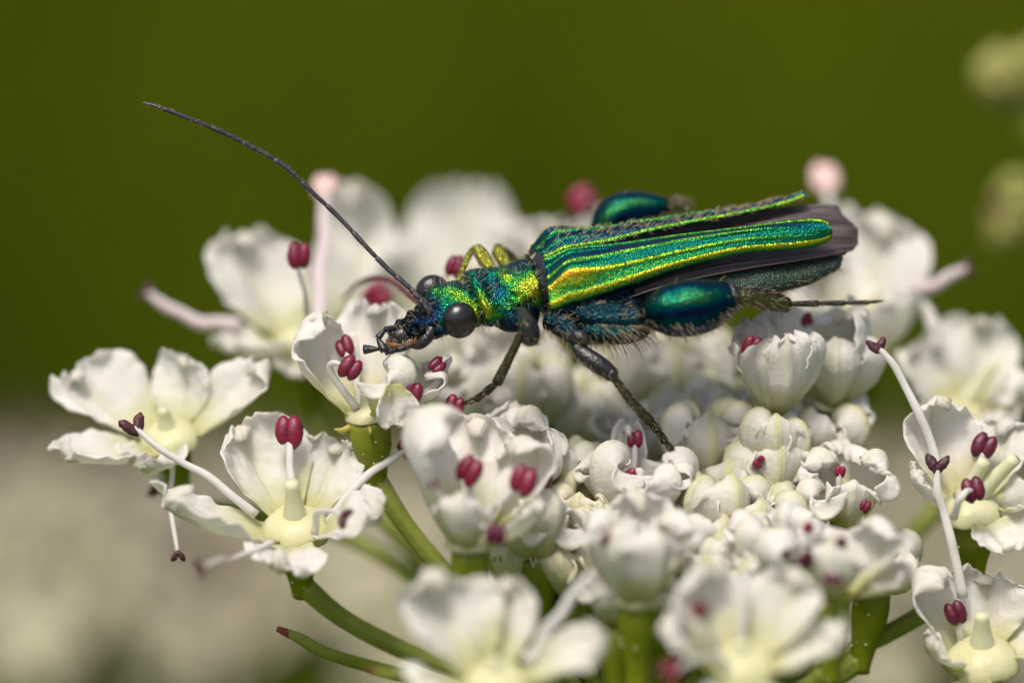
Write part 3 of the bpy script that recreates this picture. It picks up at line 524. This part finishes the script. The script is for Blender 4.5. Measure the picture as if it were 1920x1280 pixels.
cupf('cupped floret behind the forward one with paired anthers', 1010, 960, -.10, size=.12, st=1)
cupf('cupped floret between the two large front blurred florets', 1165, 1085, -.30, size=.11, st=0)
# buds of a neighbouring head entering at the side
HUBR = P(2300, 700, 1.6)
bud('lone yellowish bud, very blurred, high against the green background', 1912, 155, 1.5, (-.35, .9, -.1), R=.058, mat='greenbud', hub=HUBR, group='buds of a neighbouring head', tufts=False)
bud('lone blurred bud with pinkish tip, below the yellowish one', 1918, 395, 1.5, (-.9, .3, -.1), R=.042, mat='greenbud', hub=HUBR, group='buds of a neighbouring head', tufts=False, anthers=[(1868, 390, 1.45, .018)])
ray(HUBR)

# bracts under the head
def bract(label, pts, rad, tip):
    t = thing('bracteole', label, 'bract', P(*pts[-1])); q = [P(*p) for p in pts]
    v, f, uv = tube(q, rad, 10, 24, .45, ref=FW); obj('blade', v, f, M['stem'], t, uv)
    k = [q[0] + (q[0] - q[1]) * .02, q[0] * .5 + q[1] * .5, q[1]]; v, f, uv = tube(k, [rad[0] * 1.1, (rad[0] + rad[1]) * .54, rad[1] * .8], 10, 10, .5, ref=FW); obj('tip', v, f, M['redtip'], t, uv)
bract('thin curved green bract with a wine red tip', [(520, 1178, -.03), (562, 1196, -.02), (610, 1222, .0), (700, 1250, .06), (860, 1290, .1), (1130, 1350, .12)], [.005, .011, .012, .013, .012, .012], 1)
bract('blurred bract low in front of the red tipped one', [(690, 1258, -.5), (760, 1268, -.45), (860, 1290, -.3), (1130, 1350, .1)], [.004, .012, .014, .010], 1)

# ------------------------------------------------------------------ neighbouring heads of the same plant, out of focus behind
def simple_floret_mesh():
    vs_, fs, mi = [], [], []
    def add(v, f, m):
        b = sum(len(a) for a in vs_); vs_.append(np.asarray(v)); fs.extend(tuple(i + b for i in x) for x in f); mi.extend([m] * len(f))
    ax = V(0, 0, 1); z = V(0, 0, 0)
    for i in range(5):
        a = i * 1.2566 + .2; rd = V(math.cos(a), math.sin(a), 0); v, f, _ = petal(rd * .03, rd * .15 + ax * .06, z, ax, .066, .6, 1.2, .25, seed=i, nt=8, ns=7, tongue=0); add(v, f, 0)
        b = rd * .05; e = rd * .12 + V(-.04 * rd[1], .04 * rd[0], .12); v, f, _ = tube([b, (b + e) / 2 + ax * .03, e], [.008, .008, .006], 5, 6); add(v, f, 0)
        v, f, _ = blob(e, ax, .026, .02, .024, up=V(0, 1, 0), nu=8, nv=6); add(v, f, 1)
    v, f, _ = blob(z, ax, .04, .055, .055, up=V(0, 1, 0), nu=10, nv=6); add(v, f, 2)
    v, f, _ = blob(-ax * .07, ax, .08, .045, .045, up=V(0, 1, 0), nu=10, nv=6); add(v, f, 3)
    me = bpy.data.meshes.new('floret'); me.from_pydata(np.vstack(vs_).tolist(), [], fs)
    for k in ('shadepetal', 'dried', 'disc', 'green'): me.materials.append(M[k])
    me.polygons.foreach_set('material_index', mi); me.polygons.foreach_set('use_smooth', [True] * len(fs))
    l = me.uv_layers.new(name='UVMap'); l.data.foreach_set('uv', [.2, .9] * len(me.loops)); return me
SF = simple_floret_mesh()
def cluster(label, px, py, d, R, n, flat=.55):
    hub = P(px, py, d) - V(0, 0, R * 1.0); t = thing('umbellule', label, 'flower head', hub, 'out of focus neighbouring flower heads'); ray(hub)
    for i in range(n):
        q = (i + .5) / n; el = math.acos(1 - q * .80); az = i * 2.39996 + random.random() * .3; dr = V(math.sin(el) * math.cos(az), math.sin(el) * math.sin(az), math.cos(el))
        p = dr * R * (1.05 + .1 * random.random()) * V(1, 1, flat + .45)
        o = bpy.data.objects.new('floret', SF); scene.collection.objects.link(o); o.parent = t; o.location = p
        o.rotation_euler = Vector(dr + V(0, 0, .5)).to_track_quat('Z', 'Y').to_euler(); o.scale = [.9 + .35 * random.random()] * 3
        b = hub + p - nz(dr + V(0, 0, .5)) * .14; v, f, uv = tube([b, (b + hub) / 2 - V(0, 0, .05), hub], [.016, .015, .016], 6, 8); obj('pedicel', v, f, M['stem'], t, uv)
cluster('blurred half shaded white flower head behind the outermost open floret', 40, 955, 5.0, .40, 22)
cluster('blurred half shaded white flower head below the open floret with upright anther', 400, 965, 5.4, .44, 22)
cluster('blurred half shaded white flower head seen past the half open floret stalk', 760, 985, 5.0, .40, 20)
cluster('blurred pale flower head behind the crowded buds', 1200, 1010, 5.4, .42, 18)
cluster('blurred pale flower head seen in the gap beside the ruffled floret', 1640, 985, 4.6, .40, 20)
cluster('blurred pale flower head behind the two outer open florets', 1950, 1030, 4.8, .42, 20)

# ------------------------------------------------------------------ the beetle
def frame(a, e):                           # body axis (head to tail, camera frame) and elevation of its back -> axis, lateral towards the viewer, normal
    a = nz(C(*a)); nrm = C(0, math.cos(e), -math.sin(e)); nrm = nz(nrm - a * nrm.dot(a)); lat = np.cross(a, nrm)
    if lat.dot(FW) > 0: lat = -lat
    return a, lat, nrm
BA, BL, BN = frame((1, .187, .13), math.radians(35))
BO = P(1010, 530, .0)                      # where pronotum and wing cases meet
def Bp(px, py, y, fr=None, o=None):        # point on the body seen at a pixel with lateral offset y
    A_, L_, N_v = fr or (BA, BL, BN); o = BO if o is None else o; d = 0.0
    for _ in range(5):
        p = P(px, py, d); q = p - o - L_ * y; r, u = q.dot(RT), q.dot(UP)
        m = np.array([[A_.dot(RT), N_v.dot(RT)], [A_.dot(UP), N_v.dot(UP)]]); x, z = np.linalg.solve(m, [r, u])
        w = o + A_ * x + L_ * y + N_v * z; d = (w - FOC).dot(FW)
    return w
def loc(w): q = w - BO; return V(q.dot(BA), q.dot(BL), q.dot(BN))
def wor(q): return BO + BA * q[0] + BL * q[1] + BN * q[2]
beetle = thing('beetle', 'metallic green beetle with swollen hind legs resting on the white florets', 'beetle', BO - BN * .15)
HAIR = []
def hairs(name, parent, v, f, n, ln, bias=None, flt=None, up=.7, rr=.0006, seed_=3):
    rg = np.random.default_rng(seed_); v = np.asarray(v); tri = []
    for q in f: tri += [(q[0], q[1], q[2])] + ([(q[0], q[2], q[3])] if len(q) == 4 else [])
    tri = np.array(tri); a, b, c = v[tri[:, 0]], v[tri[:, 1]], v[tri[:, 2]]; nr = np.cross(b - a, c - a); ar = np.linalg.norm(nr, axis=1); nr = nr / (ar[:, None] + 1e-12)
    cen = v.mean(0); 
    if ((a - cen) * nr).sum() < 0: nr = -nr
    if flt is not None: ar = ar * flt((a + b + c) / 3, nr)
    i = rg.choice(len(tri), n, p=ar / ar.sum()); u1 = rg.random(n); u2 = rg.random(n); s = np.sqrt(u1)
    p = a[i] * (1 - s)[:, None] + b[i] * (s * (1 - u2))[:, None] + c[i] * (s * u2)[:, None]
    d = nr[i] * up + (rg.random((n, 3)) - .5) * .6
    if bias is not None: d = d + bias
    d /= np.linalg.norm(d, axis=1)[:, None]; L = ln * (.5 + rg.random(n))[:, None]; p = p - d * .003
    g = V(0, 0, -1) * .12; e1 = np.cross(d, V(.31, .77, .55)); e1 /= np.linalg.norm(e1, axis=1)[:, None]; e2 = np.cross(d, e1)
    r1 = rr; mid = p + d * L * .55; tip = p + d * L + (g + .15 * (rg.random((n, 3)) - .5)) * L
    vv = np.stack([p + e1 * r1, p - e1 * r1 * .5 + e2 * r1 * .87, p - e1 * r1 * .5 - e2 * r1 * .87, mid + e1 * r1 * .75, mid - e1 * r1 * .37 + e2 * r1 * .65, mid - e1 * r1 * .37 - e2 * r1 * .65, tip], 1).reshape(-1, 3)
    ff = []
    for k in range(0, 7 * n, 7): ff += [(k, k + 1, k + 4, k + 3), (k + 1, k + 2, k + 5, k + 4), (k + 2, k, k + 3, k + 5), (k + 3, k + 4, k + 6), (k + 4, k + 5, k + 6), (k + 5, k + 3, k + 6)]
    o = obj(name, vv, ff, M['hair'], parent); o['kind'] = 'stuff'; return o

# wing cases: traced along the suture and the outer margin of the near one, the far one mirrored
inner = [(1020, 480, .002), (1090, 473, .003), (1162, 466, .006), (1272, 450, .016), (1381, 436, .026), (1490, 421, .034), (1530, 418, .042), (1551, 424, .052), (1559, 436, .060)]
outer = [(1030, 570, .112), (1082, 567, .114), (1126, 553, .112), (1199, 527, .104), (1272, 502, .096), (1381, 475, .088), (1490, 464, .080), (1532, 457, .072), (1552, 448, .064), (1560, 438, .061)]
NT, NS = 110, 64
I_ = cr([loc(Bp(*p)) for p in inner], NT); O_ = cr([loc(Bp(*p)) for p in outer], NT)
inner2 = [(1020, 478, -.002), (1090, 470, -.004), (1144, 460, -.007), (1235, 436, -.016), (1345, 414, -.026), (1454, 391, -.036), (1500, 376, -.044), (1512, 371, -.048)]
outer2 = [(990, 468, -.105), (1040, 456, -.11), (1100, 449, -.108), (1199, 434, -.102), (1272, 418, -.094), (1345, 403, -.086), (1440, 383, -.076), (1510, 367, -.060)]
I2 = cr([loc(Bp(*p)) for p in inner2], NT); O2 = cr([loc(Bp(*p)) for p in outer2], NT)
def elytron(sgn, label):
    v = []; hue = []; uv = []
    for i in range(NT):
        t = i / (NT - 1); bl = .036 * (sm(-.03, .10, t) * .75 + .25) * (1 - .72 * sm(.12, .85, t)) 
        for j in range(NS):
            s = j / (NS - 1); p = I_[i] * (1 - s) + O_[i] * s if sgn > 0 else I2[i] * (1 - s) + O2[i] * s
            z = bl * (1 if sgn > 0 else .9) * math.sin(math.pi * min(1, (s * .94 + .03))) ** .8 + .016 * math.exp(-((s - .72) / .16) ** 2) * math.exp(-((t - .10) / .13) ** 2)
            mid = .52 - .10 * t
            gs = lambda c, w: math.exp(-((s - c) / w) ** 2)
            rid = gs(.035, .03) + gs(mid, .020) * (1 - sm(.50, .75, t)) + .75 * gs(.76 - .02 * t, .028) * (1 - sm(.45, .8, t)) + gs(.955, .030) + .6 * gs(.24, .016) * (1 - sm(.15, .32, t))
            z += .0060 * rid * (1 - sm(.9, 1, t)) - .006 * sm(.9, 1.0, s) - .012 * sm(.10, .0, t)
            hu = .35 + .35 * min(1, rid) + .09 * sm(.45, .6, s) - .05 * gs(.28, .14) + .24 * gs(.78, .09) * math.exp(-((t - .10) / .13) ** 2) + .10 * gs(.35, .25) * math.exp(-((t - .03) / .06) ** 2) + .06 * sm(.5, .9, t) + .10 * gs(.86, .08) * (1 - sm(.3, .7, t))
            if t > .86: hu += .10 * sm(.86, .95, t) * (1 - 2 * abs(s - .5)) 
            if sgn < 0: hu -= .12 * sm(.35, .6, s)
            q = p + V(0, 0, z); v.append(wor(q)); hue.append(hu); uv.append((s, t))
    f = gridfaces(NT, NS)
    if sgn < 0: f = [tuple(reversed(x)) for x in f]
    o = obj('elytron', v, f, M['elytra'], beetle, uv, hue, solid=.006, label=label)
    hairs('hair', o, v, f, 900 if sgn > 0 else 1700, .008 if sgn > 0 else .016, BA * .8, rr=.0005 if sgn > 0 else .0009, up=.55, seed_=5 + sgn); return o
elytron(1, 'near green gold ribbed wing case'); elytron(-1, 'far hairy blue green wing case')
# folded hind wings showing between and beyond the wing cases
wu = [(1040, 482, -.02), (1150, 446, -.045), (1272, 415, -.058), (1400, 392, -.062), (1510, 378, -.058), (1580, 382, -.045), (1608, 396, -.03)]
wl = [(1075, 585, .105), (1180, 552, .105), (1272, 522, .10), (1381, 499, .092), (1490, 484, .082), (1570, 474, .062), (1614, 466, .045)]
a = cr([loc(Bp(*p)) for p in wu], 50); b_ = cr([loc(Bp(*p)) for p in wl], 50); v = []; uv = []
for i in range(50):
    for j in range(26):
        s = j / 25; t = i / 49; q = a[i] * (1 - s) + b_[i] * s; q[2] += -.016 * math.sin(math.pi * s) * (1 - .7 * t) + .0035 * math.sin(s * 31 + 3 * t) + .003 * math.sin(s * 13 + 9 * t) - .010; q[0] += (.004 * math.sin(s * 9) - .035 * (2 * s - 1) ** 2) * sm(.75, 1, t); v.append(wor(q)); uv.append((s, t))
obj('hind_wing', v, gridfaces(50, 26), M['wing'], beetle, uv, solid=.003)
# abdomen and underside of the thorax
def seg_loft(name, spec, mat, fr, parent=beetle, hue=None, n=30, seg=24, k=None, label=None, mod=None):   # spec rows: px, py, depth, ry, rz
    s = cr(spec, n); cs = np.array([P(*r[:3]) for r in s]); v, f, uv = rings(cs, fr[1], fr[2], np.maximum(s[:, 3], .002), np.maximum(s[:, 4], .002), seg, k)
    if mod: v = mod(v, np.array(uv))
    hv = [hue(u_, v_) for u_, v_ in uv] if callable(hue) else [hue if hue is not None else .5] * len(v)
    return obj(name, v, f, mat, parent, uv, hv, label=label), v, f
BF = (BA, BL, BN)
ab, v, f = seg_loft('abdomen', [(1120, 556, .02, .06, .05), (1200, 548, .03, .083, .056), (1300, 527, .04, .085, .053), (1400, 510, .05, .077, .044), (1490, 498, .065, .060, .032), (1560, 486, .075, .035, .018), (1580, 482, .08, .004, .004)], M['abdomen'], BF, hue=.55, k=lambda t, th: 1 + .035 * np.sin(t * 38))
hairs('hair', ab, v, f, 600, .018, BA * 1.2, lambda c, n: (n @ BL > -.2) * (n @ BN < .4))
ch, v, f = seg_loft('thorax_underside', [(1008, 552, .0, .03, .03), (1030, 560, .0, .075, .060), (1075, 566, .0, .100, .074), (1130, 562, .01, .104, .074), (1180, 560, .015, .088, .062), (1215, 560, .02, .05, .04), (1222, 560, .02, .004, .004)], M['dark'], BF, hue=lambda u, v: .35 + .2 * math.sin(v * 9))
hairs('hair', ch, v, f, 650, .022, BA * 1.1 - BN * .25, lambda c, n: (n @ BL > -.1) * (n @ BN < .35), rr=.0006)
def spindle(name, pts, rad, mat, parent=beetle, hue=.5, seg=16, n=None, hair=0, hl=.02, bias=None, flat=1.0, label=None):
    v, f, uv = tube(pts, rad, seg, n, flat); o = obj(name, v, f, mat, parent, uv, [hue] * len(v), label=label)
    if hair: hairs('hair', o, v, f, hair, hl, bias, seed_=len(v) + hair)
    return o
# hind coxae: two lobes under the near side
spindle('coxal_plate', [P(1072, 586, -.075), P(1110, 590, -.095), P(1160, 594, -.10), P(1200, 596, -.095), P(1216, 596, -.09)], [.012, .026, .028, .024, .008], M['dark'], hue=.40, hair=110, hl=.020, bias=BA * 1.6 - BN * .2)
spindle('coxal_plate', [P(1085, 612, -.085), P(1120, 620, -.10), P(1165, 622, -.10), P(1200, 616, -.095), P(1212, 608, -.09)], [.008, .022, .025, .022, .010], M['dark'], hue=.5, hair=330, hl=.034, bias=BA * .6 - BN * .8)
# pronotum
PA, PL, PN = frame((1, .36, .16), math.radians(36))
def pk(t, th):
    return 1 + .03 * np.sin(3 * th + 5 * t)
def pmod(v, uv):
    c = v.mean(0); th = uv[:, 0] * 2 * math.pi; t = uv[:, 1]
    d = -.013 * np.exp(-((t - .40) / .085) ** 2) * np.exp(-((th - 1.25) / .75) ** 2) - .012 * np.exp(-((t - .72) / .10) ** 2) * np.exp(-((th - 1.9) / .45) ** 2) + .010 * np.exp(-((t - .74) / .16) ** 2) * np.exp(-((th - .75) / .55) ** 2) \
        + .006 * np.exp(-((t - .2) / .1) ** 2) * np.exp(-((th - .7) / .6) ** 2) + .010 * np.exp(-((t - .975) / .022) ** 2) - .012 * np.exp(-((t - .91) / .03) ** 2) + .0022 * np.sin(th * 11 + 14 * t) * np.sin(t * 30)
    nrm = np.outer(np.cos(th), PL) + np.outer(np.sin(th), PN); return v + nrm * d[:, None]
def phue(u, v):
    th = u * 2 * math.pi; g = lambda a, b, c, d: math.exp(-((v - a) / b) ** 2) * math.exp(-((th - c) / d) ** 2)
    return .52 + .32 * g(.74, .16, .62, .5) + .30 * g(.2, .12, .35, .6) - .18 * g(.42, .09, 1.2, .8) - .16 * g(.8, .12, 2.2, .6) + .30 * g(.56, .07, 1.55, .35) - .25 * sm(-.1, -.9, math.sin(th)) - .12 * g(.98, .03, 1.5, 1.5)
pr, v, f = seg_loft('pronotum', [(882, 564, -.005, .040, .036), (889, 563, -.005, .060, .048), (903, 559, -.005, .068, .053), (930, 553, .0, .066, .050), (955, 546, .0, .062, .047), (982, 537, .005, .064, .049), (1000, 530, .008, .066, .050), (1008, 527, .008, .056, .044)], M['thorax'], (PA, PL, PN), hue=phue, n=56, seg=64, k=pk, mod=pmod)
hairs('hair', pr, v, f, 700, .016, None, rr=.0005)
seg_loft('waist', [(1000, 534, .0, .05, .04), (1014, 530, .0, .062, .05), (1024, 527, .0, .075, .052), (1040, 522, .0, .06, .03)], M['black'], BF, n=12)
seg_loft('prothorax_underside', [(912, 588, -.01, .02, .02), (935, 586, -.01, .05, .034), (965, 578, -.005, .055, .040), (990, 572, 0, .05, .04), (1006, 566, 0, .02, .02)], M['dark'], (PA, PL, PN), hue=.32, n=18)
# head
HA = nz(C(.85, .45, .225)); HL = C(.45, -.47, -.76); HL = nz(HL - HA * HL.dot(HA)); HN = np.cross(HA, HL); HN = HN if HN.dot(UP) > 0 else -HN
HF = (HA, HL, HN)
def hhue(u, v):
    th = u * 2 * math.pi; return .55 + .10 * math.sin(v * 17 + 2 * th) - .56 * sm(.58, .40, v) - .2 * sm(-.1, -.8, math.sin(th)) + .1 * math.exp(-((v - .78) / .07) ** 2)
def hmod(v, uv):
    th = uv[:, 0] * 2 * math.pi; t = uv[:, 1]; d = .003 * np.sin(7 * th) * np.sin(t * 25) - .008 * np.exp(-((t - .47) / .05) ** 2) * np.clip(np.sin(th), 0, 1) + .0035 * np.sin(t * 60) * (t < .4)
    return v + (np.outer(np.cos(th), HL) + np.outer(np.sin(th), HN)) * d[:, None]
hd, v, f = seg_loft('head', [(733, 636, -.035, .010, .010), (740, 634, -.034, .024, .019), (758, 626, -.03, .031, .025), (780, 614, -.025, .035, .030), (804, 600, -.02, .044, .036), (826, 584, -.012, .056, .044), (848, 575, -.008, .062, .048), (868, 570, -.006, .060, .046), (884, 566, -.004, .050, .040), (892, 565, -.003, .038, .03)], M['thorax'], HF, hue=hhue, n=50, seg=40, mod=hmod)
hairs('hair', hd, v, f, 420, .018, None, rr=.0005)
for (px, py, d, lab) in ((862, 600, -.052, 'near large dark compound eye'), (811, 549, .040, 'far dark compound eye')):
    v, f, uv = blob(P(px, py, d), nz(HL + .12 * HN), .028, .0350, .0375, up=HN, nu=36, nv=24); obj('eye', v, f, M['eye'], hd, uv, label=lab)
lb = [P(762, 624, -.052), P(748, 634, -.052), P(734, 640, -.050)]; spindle('labrum', lb, [.016, .017, .008], M['black'], hd, n=10, flat=.7, hair=60, hl=.018)
spindle('mandible', [P(780, 636, -.045), P(758, 645, -.048), P(738, 648, -.05), P(724, 642, -.045)], [.012, .011, .009, .003], M['mandible'], hd, n=14)
spindle('mandible', [P(752, 628, -.01), P(735, 634, -.01), P(725, 640, -.02)], [.010, .008, .003], M['mandible'], hd, n=10)
spindle('gena', [P(812, 612, -.05), P(800, 632, -.048), P(786, 645, -.045), P(770, 646, -.045)], [.008, .013, .011, .006], M['black'], hd, n=14)
def palp(segs, par):
    for (p0, p1, r0, r1) in segs: spindle('palp', [P(*p0), (P(*p0) + P(*p1)) / 2, P(*p1)], [r0 * .7, (r0 + r1) / 2, r1], M['black'], par, n=8, seg=10)
palp([((742, 616, -.05), (722, 617, -.06), .005, .006), ((722, 617, -.06), (708, 634, -.065), .005, .007), ((708, 634, -.065), (722, 658, -.07), .0055, .009)], hd)
palp([((775, 646, -.05), (745, 656, -.06), .007, .006), ((745, 656, -.06), (722, 660, -.065), .006, .007), ((712, 654, -.02), (683, 655, -.01), .004, .010), ((735, 645, -.04), (711, 655, -.02), .004, .004)], hd)
# antennae
def antenna(pts, rad, mat, label, hair):
    p = cr([P(*q) for q in pts], 120); r = np.interp(np.linspace(0, 1, 120), np.linspace(0, 1, len(rad)), rad); n = 12; cuts = np.linspace(0, 119, n + 1).astype(int)
    root = None
    for i in range(n):
        a, b = cuts[i], cuts[i + 1]; m = (a + b) // 2
        v, f, uv = tube([p[a], p[a] * .7 + p[b] * .3 if False else p[(2 * a + m) // 3], p[m], p[b - 1], p[b]], [r[a] * .72, r[a] * .92, r[m] * .97, r[b] * 1.12, r[b] * .80], 10, 12)
        if root is None: root = obj('antenna', v, f, M[mat], beetle, uv, label=label)
        else: o = obj('antenna_segment', v, f, M[mat], root, uv)
        if hair: hairs('hair', root, v, f, hair, .0065, nz(p[b] - p[a]) * .8, rr=.0006, seed_=i)
antenna([(808, 588, -.045), (783, 557, -.045), (764, 536, -.04), (730, 507, -.035), (688, 464, -.03), (635, 407, -.02), (584, 359, -.02), (532, 311, -.02), (467, 273, -.02), (408, 244, -.03), (309, 205, -.04), (268, 193, -.04)], [.0085, .0065, .0052, .0050, .0048, .0047, .0045, .0047, .0048, .0046, .0042, .0022], 'antenna', 'long black antenna stretched out over the florets', 45)
antenna([(790, 570, .03), (770, 556, .08), (738, 530, .16), (705, 520, .22), (672, 532, .30), (645, 560, .38)], [.007, .0055, .005, .005, .005, .004], 'redantenna', 'far reddish antenna bent down', 0)
# legs: femur, tibia and a jointed tarsus, each leg one part with its pieces under it
def leg(label, fem, frad, tib, trad, tar, mats=('dark', 'leg', 'brown'), fh=(.4, 60), th=140, hue=(.5, .5), ring=False, hl=.014, tr=.0085, flat=1.0):
    F = [P(*q) for q in fem]; v, f, uv = tube(F, frad, 20, 26, flat); hu = [hue[0] + .12 * math.sin(q[1] * 3) for q in uv]
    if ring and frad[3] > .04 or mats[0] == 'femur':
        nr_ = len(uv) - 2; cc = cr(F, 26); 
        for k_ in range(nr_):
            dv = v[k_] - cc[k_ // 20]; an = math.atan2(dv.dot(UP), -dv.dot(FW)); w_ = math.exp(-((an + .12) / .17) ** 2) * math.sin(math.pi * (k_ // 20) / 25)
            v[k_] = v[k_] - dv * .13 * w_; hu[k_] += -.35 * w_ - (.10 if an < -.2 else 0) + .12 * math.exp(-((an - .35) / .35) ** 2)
    r = obj('leg', v, f, M[mats[0]], beetle, uv, hu, label=label)
    if fh[1]: hairs('hair', r, v, f, fh[1], fh[0], BA * .6 - V(0, 0, .3), lambda c, n: .03 + 1.0 * (n @ (UP - FW * .3) < -.1), seed_=fh[1])
    if ring: spindle('knee', [F[-1] - nz(F[-1] - F[-2]) * .012, F[-1], F[-1] + nz(F[-1] - F[-2]) * .008], [frad[-1] * 1.1, frad[-1] * 1.18, frad[-1] * .8], M['black'], r, n=9)
    if tib:
        T = [P(*q) for q in tib]; v, f, uv = tube(T, trad, 12, 18); o = obj('tibia', v, f, M[mats[1]], r, uv, [hue[1] + .15 * math.sin(q[0] * 6.28) for q in uv])
        if th: hairs('hair', r, v, f, th, hl, nz(T[-1] - T[0]) * 1.0, rr=.0005, seed_=th)
    for i in range(len(tar) - 1):
        a, b = P(*tar[i]), P(*tar[i + 1]); last = i == len(tar) - 2; k = tr * (1 - .12 * i)
        v, f, uv = tube([a, a * .5 + b * .5, b + (b - a) * .06], [k * .65, k * .9, k * (.25 if last else 1.05)], 9, 8); obj('tarsus', v, f, M[mats[2]], r, uv, [.4] * len(v))
        if th and not last: hairs('hair', r, v, f, th // 4, .009, nz(b - a), rr=.0005, seed_=i)
leg('near front leg stepping on the dark anther', [(978, 585, -.06), (990, 612, -.10), (994, 632, -.14), (991, 620, -.155), (988, 605, -.16)], [.014, .020, .019, .014, .010], [(988, 601, -.16), (970, 640, -.14), (948, 685, -.11), (932, 717, -.09)], [.0075, .0082, .0095, .0105],
    [(932, 717, -.09), (913, 733, -.07), (895, 747, -.05), (882, 752, -.04), (866, 757, -.03)], mats=('black', 'leg', 'leg'), fh=(.012, 120), hue=(.4, .42), hl=.008)
leg('near middle leg planted on the curled petals', [(1080, 645, -.11), (1090, 660, -.115), (1115, 678, -.12), (1138, 694, -.12), (1148, 702, -.12)], [.011, .0155, .0185, .0165, .013], [(1148, 703, -.12), (1175, 740, -.10), (1200, 770, -.08), (1218, 788, -.06)], [.0078, .0088, .0098, .011],
    [(1218, 788, -.06), (1233, 806, -.05), (1246, 826, -.04), (1258, 840, -.03), (1269, 853, -.02), (1284, 862, -.01)], mats=('black', 'leg', 'leg'), fh=(.014, 110), hue=(.45, .42), ring=True, hl=.010, tr=.0095)
spindle('trochanter', [P(1030, 598, -.07), P(1060, 612, -.09), P(1078, 632, -.105), P(1084, 650, -.112)], [.022, .024, .018, .012], M['dark'], hue=.38, hair=130, hl=.026, bias=BA * .5 - BN * .3)
spindle('trochanter', [P(1072, 628, -.115), P(1088, 632, -.12), P(1100, 645, -.118)], [.010, .015, .010], M['black'], hue=.4)
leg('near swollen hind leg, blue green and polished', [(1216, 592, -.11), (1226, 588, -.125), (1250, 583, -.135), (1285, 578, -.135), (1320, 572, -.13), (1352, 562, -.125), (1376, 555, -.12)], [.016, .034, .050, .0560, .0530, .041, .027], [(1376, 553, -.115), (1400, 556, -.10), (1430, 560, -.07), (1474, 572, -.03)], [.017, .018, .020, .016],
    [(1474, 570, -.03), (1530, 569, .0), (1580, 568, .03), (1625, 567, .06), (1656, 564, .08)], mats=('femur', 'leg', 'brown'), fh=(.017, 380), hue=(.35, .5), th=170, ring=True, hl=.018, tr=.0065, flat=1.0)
leg('far swollen hind leg rising behind the wing cases', [(1128, 450, .16), (1135, 430, .17), (1158, 405, .175), (1190, 395, .18), (1222, 390, .18), (1250, 386, .18)], [.020, .032, .042, .040, .030, .018], [(1250, 386, .18), (1275, 384, .2), (1290, 395, .2)], [.014, .016, .014], [], mats=('femur', 'leg', 'brown'), fh=(.014, 260), hue=(.36, .5), th=120, hl=.018)
leg('far front leg bent up beside the pronotum', [(925, 516, .05), (915, 497, .06), (902, 476, .07), (892, 464, .075)], [.010, .0135, .0135, .011], [(890, 463, .075), (876, 485, .08), (866, 510, .08), (858, 534, .08)], [.006, .0065, .0065, .006], [(858, 534, .08), (850, 548, .09), (845, 560, .1)], mats=('goldleg', 'goldleg', 'brown'), fh=(.010, 100), hue=(.6, .5), hl=.008, tr=.006)
leg('far middle leg folded behind the pronotum', [(950, 502, .09), (942, 484, .10), (932, 468, .105), (928, 464, .105)], [.011, .014, .0135, .010], [(930, 463, .11), (948, 474, .13), (966, 490, .15)], [.007, .009, .009], [], mats=('goldleg', 'leg', 'brown'), fh=(.010, 80), hue=(.6, .5), hl=.010)
